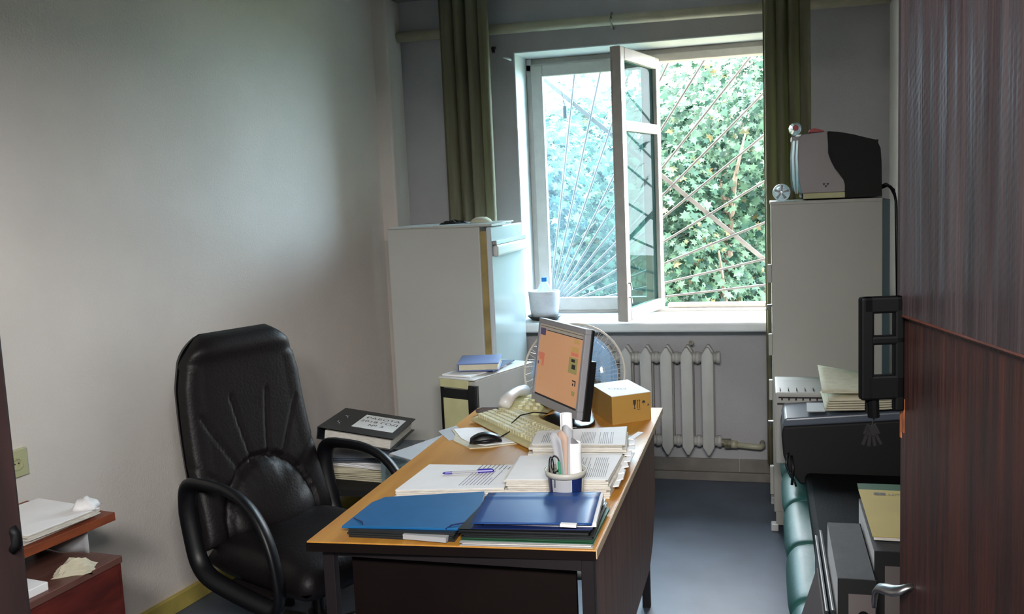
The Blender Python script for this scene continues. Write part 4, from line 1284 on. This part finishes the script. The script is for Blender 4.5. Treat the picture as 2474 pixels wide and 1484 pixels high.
# ------------------------------------------------------------------ pot on the sill
pt = thing('flower_pot', 'white wrapped pot on a dark saucer at the left end of the window sill', 'pot', (-1.160, 4.90, 0.872))
build('saucer', MB().lathe([(0, 0), (0.07, 0), (0.095, 0.022), (0.09, 0.024), (0.07, 0.006), (0, 0.006)], 28), 'dark_metal', parent=pt, smooth=True)
build('pot_body', MB().lathe([(0, 0.008), (0.070, 0.008), (0.078, 0.06), (0.084, 0.13), (0.086, 0.155), (0.078, 0.158), (0.070, 0.14), (0, 0.13)], 28), 'pot_wrap', parent=pt, smooth=True)
bt = thing('plastic_bottle', 'clear plastic bottle neck with blue cap stuck in the white pot', 'bottle', (-1.155, 4.90, 1.0))
build('bottle_body', MB().lathe([(0.045, 0.0), (0.044, 0.03), (0.032, 0.05), (0.015, 0.075), (0.013, 0.082), (0, 0.082)], 20), 'clear_plastic', parent=bt, smooth=True)
build('cap', MB().tube([(0, 0, 0.078), (0, 0, 0.100)], 0.016, 16), 'blue_cap', parent=bt)

# ------------------------------------------------------------------ tall cabinet right
cb2 = thing('filing_cabinet', 'tall off-white cabinet with front handles standing beside the right wall', 'cabinet', (0.25, 4.43, 0))
def c2(lo, hi): return MB().box((lo[0]-0.25, lo[1]-4.43, lo[2]), (hi[0]-0.25, hi[1]-4.43, hi[2]))
CY0 = 4.2
build('carcass', c2((0.022, CY0, 0.09), (0.472, 4.60, 1.466)), 'cab_white', parent=cb2, bevel=0.004)
build('back_panel', c2((0.472, CY0+0.015, 0.06), (0.502, 4.60, 1.462)), 'cab_teal', parent=cb2)
build('plinth', c2((0.03, CY0+0.004, 0.03), (0.47, 4.61, 0.09)), 'cab_white', parent=cb2)
for z0_, z1_ in ((1.10, 1.31), (0.66, 0.855), (0.62, 0.64), (0.29, 0.42)):
    pass
for i, (z0_, z1_) in enumerate(((1.12, 1.20), (0.80, 0.895), (0.60, 0.69), (0.17, 0.30))):
    build('handle', c2((0.006, CY0+0.002, z0_), (0.022, CY0+0.03, z1_)), 'cab_white', parent=cb2, bevel=0.003)
for z_ in (1.02, 0.50):
    build('hinge_knob', MB().tube([(-0.228, -0.21, z_), (-0.245, -0.21, z_), (-0.246, -0.21, z_-0.02)], 0.006, 8), 'steel', parent=cb2)
build('foot', c2((0.008, CY0+0.0, 0.0), (0.04, CY0+0.04, 0.035)), 'white_plastic', parent=cb2, bevel=0.004)
build('foot', c2((0.43, CY0+0.0, 0.0), (0.46, CY0+0.04, 0.035)), 'white_plastic', parent=cb2, bevel=0.004)
build('foot', c2((0.01, 4.57, 0.0), (0.04, 4.61, 0.035)), 'white_plastic', parent=cb2, bevel=0.004)
build('foot', c2((0.43, 4.57, 0.0), (0.46, 4.61, 0.035)), 'white_plastic', parent=cb2, bevel=0.004)
build('top_lip', c2((0.018, CY0-0.003, 1.455), (0.472, 4.60, 1.470)), 'cab_white', parent=cb2, bevel=0.003)

# laser printer seen from its side
ZT = 1.470
lp_ = thing('laser_printer', 'black and off-white laser printer on top of the tall cabinet', 'printer', (0.29, 4.27, ZT))
def rel2(p): return [(x-0.29, z-ZT) for x, z in p]
whitep = [(0.150, 1.500), (0.138, 1.56), (0.134, 1.66), (0.138, 1.735), (0.150, 1.748), (0.255, 1.757), (0.258, 1.70), (0.258, 1.665), (0.268, 1.635), (0.285, 1.60), (0.305, 1.572), (0.320, 1.550), (0.325, 1.53), (0.325, 1.500)]
blackp = [(0.258, 1.757), (0.30, 1.752), (0.36, 1.738), (0.41, 1.722), (0.445, 1.712), (0.458, 1.712), (0.456, 1.70), (0.466, 1.675), (0.470, 1.62), (0.472, 1.474), (0.16, 1.474), (0.15, 1.480), (0.15, 1.502), (0.325, 1.500), (0.325, 1.53), (0.320, 1.550), (0.305, 1.572), (0.285, 1.60), (0.268, 1.635), (0.258, 1.665), (0.258, 1.70)]
build('rear_body', MB().prism(rel2(blackp), -0.045, 0.27, 'y'), 'black_matte', parent=lp_, bevel=0.002)
build('front_shell', MB().prism(rel2(whitep), -0.052, 0.275, 'y'), 'printer_white', parent=lp_, bevel=0.004, seg=3)
build('paper_slot_cover', MB().box((-0.135, -0.05, 0.006), (0.035, 0.27, 0.030)), 'cream_plastic', parent=lp_, bevel=0.003)
build('front_tray', MB().prism(rel2([(0.136, 1.50), (0.120, 1.51), (0.112, 1.56), (0.110, 1.65), (0.118, 1.735), (0.13, 1.748), (0.150, 1.75), (0.136, 1.66)]), -0.045, 0.26, 'y'), 'smoke_plastic', parent=lp_)
tr_ = MB().tube([(-0.164, -0.046, 0.03), (-0.168, -0.046, 0.18), (-0.163, -0.046, 0.26)], 0.003, 6).box((-0.18, -0.05, 0.255), (-0.13, 0.1, 0.272))
build('tray_hinge_rod', tr_, 'paper_grey', parent=lp_, smooth=False)
em_ = MB()
for ax, az in ((0.240, 1.535), (0.256, 1.535), (0.248, 1.526)):
    em_.prism([(ax-0.29-0.0055, az-ZT+0.004), (ax-0.29, az-ZT-0.005), (ax-0.29+0.0055, az-ZT+0.004)], -0.0535, -0.052, 'y')
build('emblem', em_, 'ink_dark', parent=lp_)
build('power_cable', MB().tube([(0.18, 0.05, 0.035), (0.215, 0.03, 0.05), (0.235, 0.02, 0.03), (0.242, 0.0, -0.02), (0.245, 0.0, -0.2), (0.25, 0.0, -0.5)], 0.006, 8).tube([(0.18, 0.0, 0.045), (0.20, -0.02, 0.055), (0.222, 0.0, 0.04), (0.24, 0.03, 0.01)], 0.007, 8), 'black_plastic', parent=lp_, smooth=True)
t = thing('small_bottle', 'small clear bottle with a round red cap lying on top of the laser printer', 'bottle', (0.127, 4.235, 1.7785))
build('bottle_body', MB().lathe([(0, -0.16), (0.024, -0.155), (0.026, -0.14), (0.026, -0.04), (0.012, -0.018), (0.010, 0.0)], 20, None, frame((0, 0, 0), (1, 0, 0), (0, 0, 1))), 'clear_plastic', parent=t, smooth=True)
build('cap', MB().tube([(0, -0.012, 0), (0, 0.004, 0)], 0.0125, 18), 'red_plastic', parent=t)
o = build('red_strip', MB().prism([(-0.035, 0.0), (0.028, 0), (0.024, 0.006), (-0.012, 0.016), (-0.03, 0.012)], -0.01, 0.07, 'y'), 'red_plastic', loc=(0.215, 4.24, 1.757))
tag(o, 'red and white small packet on top of the laser printer', 'packet')
# transparent bottle lying on cabinet
lb_ = thing('plastic_bottle', 'clear plastic bottle lying with its ribbed bottom towards the viewer', 'bottle', (0.067, 4.225, ZT+0.038))
T = frame((0, 0, 0), (1, 0, 0), (0, 0, 1))   # z -> -y
prof = [(0, 0.004), (0.018, 0.002), (0.026, -0.004), (0.034, -0.0005), (0.037, -0.012), (0.037, -0.17), (0.03, -0.20), (0.013, -0.235), (0.013, -0.255), (0, -0.255)]
build('bottle_body', MB().lathe(prof, 24, None, T), 'clear_plastic', parent=lb_, smooth=True)
rb = MB()
for k in range(5):
    a = R(72*k+15)
    rb.tube([tuple(T @ Vector((0.006*math.cos(a), 0.006*math.sin(a), 0.006))), tuple(T @ Vector((0.030*math.cos(a), 0.030*math.sin(a), 0.001)))], [0.003, 0.006], 6)
build('bottom_ribs', rb, 'paper_grey', parent=lb_, smooth=True)
build('cap', MB().tube([(0, 0.252, 0), (0, 0.27, 0)], 0.016, 14), 'red_plastic', parent=lb_)

# beige strip paints the lit band of wall; pale blue strip beside it
o = build('wall_lit_band', MB().box((-0.013, -0.03, 0.0), (0.0, 0.03, 1.35)), 'paper_old', loc=(XR, 4.55, 0.10), bevel=0.004)
tag(o, 'narrow beige strip painted as the lit band of the right wall beside the door edge', 'lit band')
o = build('wall_strip', MB().box((-0.012, -0.05, 0), (0, 0.05, 0.42)), 'wall_strip_blue', loc=(XR, 4.35, 0.83), bevel=0.002)
tag(o, 'narrow pale blue strip on the right wall just past the door edge', 'board')

# ------------------------------------------------------------------ bench, devices, files along the right wall
bx0, bx1 = 0.048, 0.56
bc_ = thing('bench', 'low teal leatherette bench along the right wall', 'bench', (0.3, 2.7, 0))
build('bench_frame', MB().box((0.075-0.3, -1.05, 0.10), (bx1-0.3, 1.40, 0.34)), 'dark_metal', parent=bc_)
segs = [(1.66, 2.08), (2.08, 2.49), (2.49, 2.90), (2.90, 3.31), (3.31, 3.72), (3.72, 4.10)]
for a, b in segs:
    ln = b-a
    def fn(u, v, a=a, ln=ln):
        # v along bench, u: profile from bottom front over the roll to the back
        y = a + ln*v - 2.7
        puff = (max(0, 1-abs(2*v-1)**4))**0.5
        ang = u
        if u < 0.4:
            t = u/0.4
            th = math.pi*(1-t)*0.5+math.pi*0.5   # 180..90
            r = 0.055
            cx_, cz_ = bx0+0.055, 0.395
            return (cx_+r*math.cos(th)*(0.78+0.22*puff)-0.3, y, cz_+(r*math.sin(th))*(0.80+0.20*puff)-0.0)
        t = (u-0.4)/0.6
        return (bx0+0.055+(bx1-bx0-0.055)*t-0.3, y, 0.395+0.055*(0.86+0.14*puff)+0.006*puff*math.sin(t*3.1))
    def fn2(u, v, a=a, ln=ln):
        y = a + ln*v - 2.7
        puff = (max(0, 1-abs(2*v-1)**4))**0.5
        return (bx0+0.055*(1-(0.78+0.22*puff))-0.3+0.012*u, y, 0.395-0.06*u)
    mb = MB().grid(fn, 24, 14).grid(fn2, 2, 14)
    build('cushion', mb, 'teal', parent=bc_, smooth=True, solid=0.004)
for x, y in ((-0.2, -0.98), (0.22, -0.98), (-0.2, 1.33), (0.22, 1.33)):
    build('leg', MB().box((x-0.02, y-0.02, 0), (x+0.02, y+0.02, 0.10)), 'dark_metal', parent=bc_)
ZB = 0.459
# cream dot matrix printer
dm = thing('dot_matrix_printer', 'cream slotted printer between the black machine and the tall cabinet', 'printer', (0.21, 3.835, ZB))
build('case', MB().prism([(-0.13, 0), (0.13, 0), (0.13, 0.295), (0.02, 0.305), (-0.07, 0.292), (-0.13, 0.283)], -0.182, 0.21, 'x'), 'beige_case', parent=dm, bevel=0.005)
sl_ = MB()
sl_.box((-0.17, -0.132, 0.262), (0.17, -0.1305, 0.268)).box((-0.175, -0.132, 0.236), (0.06, -0.1305, 0.243))
for i in range(12):
    x = -0.16+0.026*i
    sl_.box((x, -0.132, 0.254), (x+0.006, -0.1305, 0.264))
build('slots', sl_, 'ink_dark', parent=dm)
rg = MB()
for i in range(11):
    x = -0.165+0.031*i
    rg.box((x, -0.110, 0.284), (x+0.003, -0.078, 0.293))
build('vent_ribs', rg, 'ink_dark', parent=dm)
# black multifunction machine
mf = thing('multifunction_printer', 'bulky black printer with bluish lid standing on the bench', 'printer', (0.27, 3.64, ZB))
def mfx(pts, y0, y1, m_, nm, **k):
    build(nm, MB().prism([(x-0.27, z) for x, z in pts], y0, y1, 'y'), m_, parent=mf, **k)
mfx([(0.052, 0.105), (0.046, 0.18), (0.052, 0.213), (0.50, 0.250), (0.50, 0.0), (0.11, 0.0), (0.088, 0.03), (0.07, 0.05)], -0.19, 0.055, 'black_matte', 'body', bevel=0.008, seg=3)
mfx([(0.048, 0.213), (0.058, 0.246), (0.50, 0.283), (0.50, 0.250)], -0.195, 0.055, 'bluegrey_plastic', 'scanner_lid', bevel=0.008, seg=3)
o = thing('cable_bundle', 'black cables dangling at the left corner of the black printer', 'cable', (0.08, 3.43, ZB+0.07))
build('cable', MB().tube([(-0.01, 0.01, 0.05), (-0.02, -0.005, 0.01), (-0.005, -0.01, -0.03), (0.01, -0.015, -0.05), (0.015, -0.02, -0.066)], 0.004, 8), 'black_plastic', parent=o, smooth=True)
build('cable', MB().tube([(0.0, 0.01, 0.04), (0.005, -0.01, 0.0), (0.0, -0.02, -0.06)], 0.005, 8), 'black_plastic', parent=o, smooth=True)
# curled newspapers on the lid
npz = ZB+0.282
npp = thing('folded_newspapers', 'pile of curled cream papers on the black printer lid', 'papers', (0.31, 3.58, npz))
for i in range(5):
    def fn(u, v, i=i):
        x = -0.115+0.28*u
        zc = 0.012+0.010*i+0.018*max(0, u-0.4)**2+0.006*math.sin(v*3)
        return (x+0.003*i, -0.16+0.30*v-0.006*i, zc-0.010*(1-u))
    build('sheet', MB().grid(fn, 10, 6), 'paper_old', parent=npp, smooth=True, solid=0.005)
def fn(u, v):
    # curled-over top sheet
    x = -0.125+0.27*u
    c_ = (1-u)
    return (x, -0.165+0.29*v, 0.062+0.045*c_*v**0.8+0.004)
build('curled_sheet', MB().grid(fn, 12, 8), 'paper_old', parent=npp, smooth=True, solid=0.0012)
def fn(u, v):
    return (-0.125-0.012*math.sin(v*3.14), -0.165+0.03*u, 0.01+0.09*v)
sheet('pale sleeve lying on the black printer lid left of the curled papers', [(0.135, 3.46), (0.20, 3.47), (0.20, 3.60), (0.14, 3.60)], ZB+0.266, 0.004, 'paper_grey', 'plastic_sleeve', 'sleeve')
# flat dark bag
o = build('laptop_bag', MB().box((-0.20, -0.46, 0), (0.22, 0.44, 0.05)), 'dark_blue_cloth', loc=(0.325, 2.98, ZB+0.008), bevel=0.018, seg=3)
tag(o, 'flat black-blue bag lying on the bench before the black printer', 'bag')

# archive boxes / binders standing on the bench
def archive(label, x0, x1, y0, y1, z0, z1, rz=0):
    t = thing('archive_box', label, 'archive box', ((x0+x1)/2, (y0+y1)/2, z0), rz)
    w_, d_, h_ = x1-x0, y1-y0, z1-z0
    cv = MB().box((-w_/2, -d_/2, h_-0.003), (w_/2, d_/2, h_)).box((-w_/2, d_/2-0.003, 0), (w_/2, d_/2, h_)).box((w_/2-0.003, -d_/2, 0), (w_/2, d_/2, h_))
    build('shell', cv, 'grey_board', parent=t, bevel=0.0008)
    build('pale_side', MB().box((-w_/2, -d_/2+0.003, 0.002), (-w_/2+0.003, d_/2-0.003, h_-0.003)), 'paper', parent=t)
    build('spine', MB().box((-w_/2, -d_/2-0.002, 0), (w_/2, -d_/2+0.002, h_)), 'black_matte', parent=t)
    s = build('spine_label', MB().box((-w_/2+0.020, -d_/2-0.0028, 0.02), (w_/2-0.002, -d_/2-0.002, h_-0.030)), 'grey_label', parent=t)
    hx = 0.012
    build('finger_hole', MB().tube([(hx, -d_/2-0.0034, h_-0.075), (hx, -d_/2-0.0028, h_-0.075)], 0.011, 16), 'black_plastic', parent=s)
    return t
archive('grey archive box standing nearer the teal bench edge, left of the two', 0.129, 0.201, 1.872, 2.192, ZB, 0.770)
archive('grey archive box beside the door under the yellow booklet', 0.205, 0.288, 1.95, 2.28, ZB, 0.800)
bkz = 0.800
o = build('green_folder', MB().box((-0.052, -0.18, 0), (0.075, 0.19, 0.006)), 'green_folder', loc=(0.262, 2.19, bkz), rz=R(0))
tag(o, 'dark green folder under the yellow booklet on the archive box', 'folder')
ybk = thing('booklet', 'yellow booklet with a small printed emblem on the archive box', 'booklet', (0.262, 2.16, bkz+0.006))
build('pages', MB().box((-0.053, -0.165, 0), (0.085, 0.140, 0.008)), 'paper_edge', parent=ybk)
build('cover', MB().box((-0.056, -0.168, 0.008), (0.088, 0.142, 0.0095)), 'yellow_paper', parent=ybk)
em2 = MB()
for k in range(2):
    cx_ = -0.018+0.013*k
    for q in (-1, 0, 1):
        em2.face([(cx_-0.008, 0.108+0.007*q, 0.0100), (cx_+0.004, 0.108+0.007*q, 0.0100), (cx_+0.008, 0.114+0.007*q, 0.0100), (cx_-0.004, 0.114+0.007*q, 0.0100)])
build('emblem', em2, 'ink', parent=ybk, fixn=False)
build('printed_word', textmb('ЦЭИ', 0.018, Matrix.Translation((0.026, 0.107, 0.0100)), 'ink'), None, parent=ybk, fixn=False)
# thin leaning folders left of the archive boxes
for lbl, x, y0, y1, z1, m_, lean in (('thin dark folder standing against the left archive box', 0.121, 1.88, 2.33, 0.70, 'dark_folder', 1.5),
                                     ('thin dark folder with a pale edge leaning left of the archive boxes', 0.112, 1.93, 2.36, 0.675, 'dark_folder', 3.0)):
    t = thing('thin_folder', lbl, 'folder', (x, (y0+y1)/2, ZB), 0)
    T = Matrix.Rotation(R(-lean*0), 4, 'Y')
    build('cover', MB().box((-0.003, -(y1-y0)/2, 0), (0.003, (y1-y0)/2, z1-ZB-0.001), None, T), m_, parent=t)
    build('pale_edge', MB().box((-0.0025, -(y1-y0)/2, z1-ZB-0.001), (-0.0005, (y1-y0)/2, z1-ZB), None, T), 'paper', parent=t)
dfl = thing('slanted_folder', 'large dark folder slanting down at the near end of the bench', 'folder', (0.10, 1.95, ZB))
build('cover', MB().prism([(-0.055, 0.0), (-0.052, 0.0), (0.008, 0.20), (0.005, 0.20)], -0.28, 0.24, 'y'), 'grey_label', parent=dfl)

# ------------------------------------------------------------------ the open door
FE = Vector((0.156, 1.2, 0))
dd = Vector((0.232, -0.973, 0)).normalized()     # towards the hinge
dn = Vector((-0.973, -0.232, 0)).normalized()    # visible face normal
L_D = 0.80
door = thing('door_1', None, None, (FE.x, FE.y, 0), math.atan2(dd.y, dd.x))
door['kind'] = 'structure'
# local: x along width towards hinge, visible face at local y=?  dn in local = -y (dd rotated)
sgn = -1 if dn.dot(Vector((-dd.y, dd.x, 0))) < 0 else 1
def dbox(x0, x1, d0, d1, z0, z1):
    """d measured from the visible face outward towards the viewer"""
    a, b = sgn*d0, sgn*d1
    return MB().box((x0, min(a, b), z0), (x1, max(a, b), z1))
build('leaf_core', dbox(0.0, L_D, -0.04, -0.002, 0.02, 2.03), 'jamb', parent=door)
build('lower_panel', dbox(0.0, L_D, -0.002, 0.0, 0.02, 1.386), 'door_wood', parent=door)
def dup_fn(u, v):
    x = 0.006+(L_D-0.006)*u
    z = 1.386+0.644*v
    d = 0.00022*math.sin(x*210)+0.0004*math.sin(x*95+1)+0.00012*math.sin((z*1.0-x*0.9)*560)
    return (x, sgn*(0.0035+d), z)
build('upper_panel', MB().grid(dup_fn, 500, 240), 'door_upper', parent=door, smooth=True)
build('seam_batten', MB().tube([(0.008, sgn*0.003, 1.386), (L_D, sgn*0.003, 1.386)], 0.002, 6), 'batten', parent=door)
build('worn_edge', dbox(-0.0008, 0.0035, -0.02, 0.0008, 1.235, 1.292).box((0.0035, sgn*0.0008 if sgn < 0 else 0, 1.243), (0.012, 0.0 if sgn < 0 else 0.0008, 1.285)), 'worn_wood', parent=door)
build('edge_strip', dbox(-0.002, 0.005, -0.04, 0.004, 1.40, 2.03), 'jamb', parent=door)
# lock frame and keys: pull frame standing out from the face near the free edge
lk = MB()
def lb3(x0, x1, d0, d1, z0, z1): 
    a, b = sgn*d0, sgn*d1
    lk.box((x0, min(a, b), z0), (x1, max(a, b), z1))
lb3(0.0, 0.014, 0.0, 0.050, 1.390, 1.410)
lb3(0.0, 0.014, 0.036, 0.052, 1.285, 1.410)
lb3(0.0, 0.014, 0.0, 0.012, 1.270, 1.410)
lb3(0.0, 0.014, 0.0, 0.040, 1.352, 1.363)
lb3(0.0, 0.014, 0.0, 0.046, 1.285, 1.315)
build('lock_frame', lk, 'lock_black', parent=door, bevel=0.003)
kk = MB()
a = sgn*0.035
kk.tube([(0.004, a, 1.29), (0.002, a*0.95, 1.262)], 0.007, 10)
kk.box((-0.001, min(a-0.008, a+0.008), 1.268), (0.003, max(a-0.008, a+0.008), 1.285))
build('key_head', kk, 'lock_black', parent=door)
kr = MB()
kr.tube([(0.003, sgn*0.030, 1.272), (0.003, sgn*0.036, 1.250)], 0.0008, 5)
for i, an in enumerate((-22, -6, 10, 26)):
    T = Matrix.Translation((0.003+0.001*i, sgn*0.037, 1.252)) @ Matrix.Rotation(R(an), 4, 'X')
    kr.box((-0.0007, -0.005, -0.013), (0.0007, 0.005, 0), None, T).box((-0.0007, -0.002, -0.026), (0.0007, 0.0015, -0.012), None, T)
build('key_ring', kr, 'key_dark', parent=door)
# chrome lever
def dl(x, d, z): return (x, sgn*d, z)
lv = MB().tube([dl(0.040, 0.0, 1.062), dl(0.040, 0.008, 1.060), dl(0.038, 0.014, 1.056), dl(0.030, 0.019, 1.052), dl(0.014, 0.023, 1.048), dl(0.0, 0.026, 1.043), dl(-0.008, 0.027, 1.035), dl(-0.012, 0.027, 1.022), dl(-0.012, 0.027, 1.012)], [0.005, 0.006, 0.008, 0.0085, 0.008, 0.007, 0.006, 0.005, 0.004], 12, flat=0.6)
build('door_handle', lv, 'steel', parent=door, smooth=True)
for z in (0.3, 1.75):
    build('hinge', MB().tube([(L_D-0.004, sgn*-0.045, z-0.04), (L_D-0.004, sgn*-0.045, z+0.04)], 0.008, 8), 'dark_metal', parent=door)

# ------------------------------------------------------------------ left cabinet and things on it
la = math.atan2(0.31, 0.026)
LA = R(-5)
lc = thing('low_cabinet', 'low dark red wooden cabinet by the left wall near the doorway', 'cabinet', (-1.743, 2.134, 0), LA)
build('body', MB().box((-0.50, -0.85, 0.02), (-0.004, -0.004, 0.58)), 'cherry', parent=lc)
build('top_board', MB().box((-0.50, -0.86, 0.58), (0.0, 0.0, 0.60)), 'cherry_top', parent=lc, bevel=0.002)
build('cabinet_door', MB().box((-0.004, -0.83, 0.05), (0.002, -0.43, 0.57)), 'cherry', parent=lc)
build('cabinet_door', MB().box((-0.004, -0.42, 0.05), (0.002, -0.02, 0.57)), 'cherry', parent=lc)
sb = thing('shelf_board', 'orange-brown wooden shelf board raised above the low cabinet on blocks', 'shelf board', (-1.812, 2.206, 0.60), R(-9))
build('board', MB().box((-0.36, -0.62, 0.072), (0, 0, 0.096)), 'orange_wood', parent=sb, bevel=0.001)
build('support', MB().box((-0.34, -0.60, 0), (-0.31, -0.30, 0.072)), 'black_matte', parent=sb)
build('support', MB().box((-0.14, -0.40, 0), (-0.05, -0.27, 0.072)), 'black_matte', parent=sb)
build('support', MB().box((-0.34, -0.20, 0), (-0.31, -0.08, 0.072)), 'black_matte', parent=sb)
z = 0.697
P0 = [(-1.872, 1.93), (-1.845, 2.165), (-2.10, 2.20), (-2.15, 1.93)]
pile('paper_pile', 'grey papers directly on the wooden board at the left', P0, z, z+0.010, n=3, seed=21, m_top='paper_grey')
P1 = [(-1.868, 1.94), (-1.828, 2.165), (-2.08, 2.215), (-2.13, 1.95)]
pile('paper_pile', 'top pile of white paper on the raised board at the left', P1, z+0.0105, z+0.026, n=4, seed=22)
o = build('plastic_bag', crumple(0.07, 0.06, 0.034, 9, 8), 'paper', loc=(-1.868, 2.158, z+0.0265), rz=R(20), smooth=True)
tag(o, 'small crumpled white bag at the far end of the paper pile', 'bag')
o = build('standing_sheet', MB().grid(lambda u, v: (-0.20+0.20*u, 0.006*math.sin(u*9), 0.066*v), 10, 4), 'notebook', loc=(-1.845, 2.125, 0.602), rz=R(-4), smooth=True, solid=0.002)
o.data.materials[0] = M['paper_grey']
tag(o, 'pale sheet standing on edge under the board at its far end', 'paper')
o = build('crumpled_paper', crumple(0.10, 0.08, 0.035, 15, 8), 'paper_old', loc=(-1.80, 2.015, 0.60), rz=R(30))
tag(o, 'crumpled yellowish paper on the low cabinet under the board', 'paper')
o = build('small_box', MB().box((-0.09, -0.10, 0), (0.03, 0.05, 0.022)), 'paper', loc=(-1.815, 1.85, 0.60), rz=R(-8), bevel=0.002)
tag(o, 'flat white box on the low cabinet close to the doorway jamb', 'box')

# socket on the left wall
wa = math.atan(0.133)
so_ = thing('wall_socket', 'yellowed electric socket on the left wall beside the doorway jamb', 'socket', (xl(2.385), 2.385, 0.772), -wa)
build('plate', MB().box((0, -0.05, -0.045), (0.012, 0.035, 0.045)), 'socket', parent=so_, bevel=0.003)
build('outlet', MB().lathe([(0.021, 0), (0.021, 0.006), (0.016, 0.006), (0.015, 0.001), (0, 0.001)], 20, None, frame((0.012, -0.008, 0), (0, 1, 0), (0, 0, 1))), 'socket', parent=so_)
hl = MB()
for q in (-1, 1):
    hl.tube([(0.0132, -0.008+0.007*q, 0.0), (0.0142, -0.008+0.007*q, 0.0)], 0.0025, 8)
build('contact_holes', hl, 'ink_dark', parent=so_)

print('objects', len(bpy.data.objects))
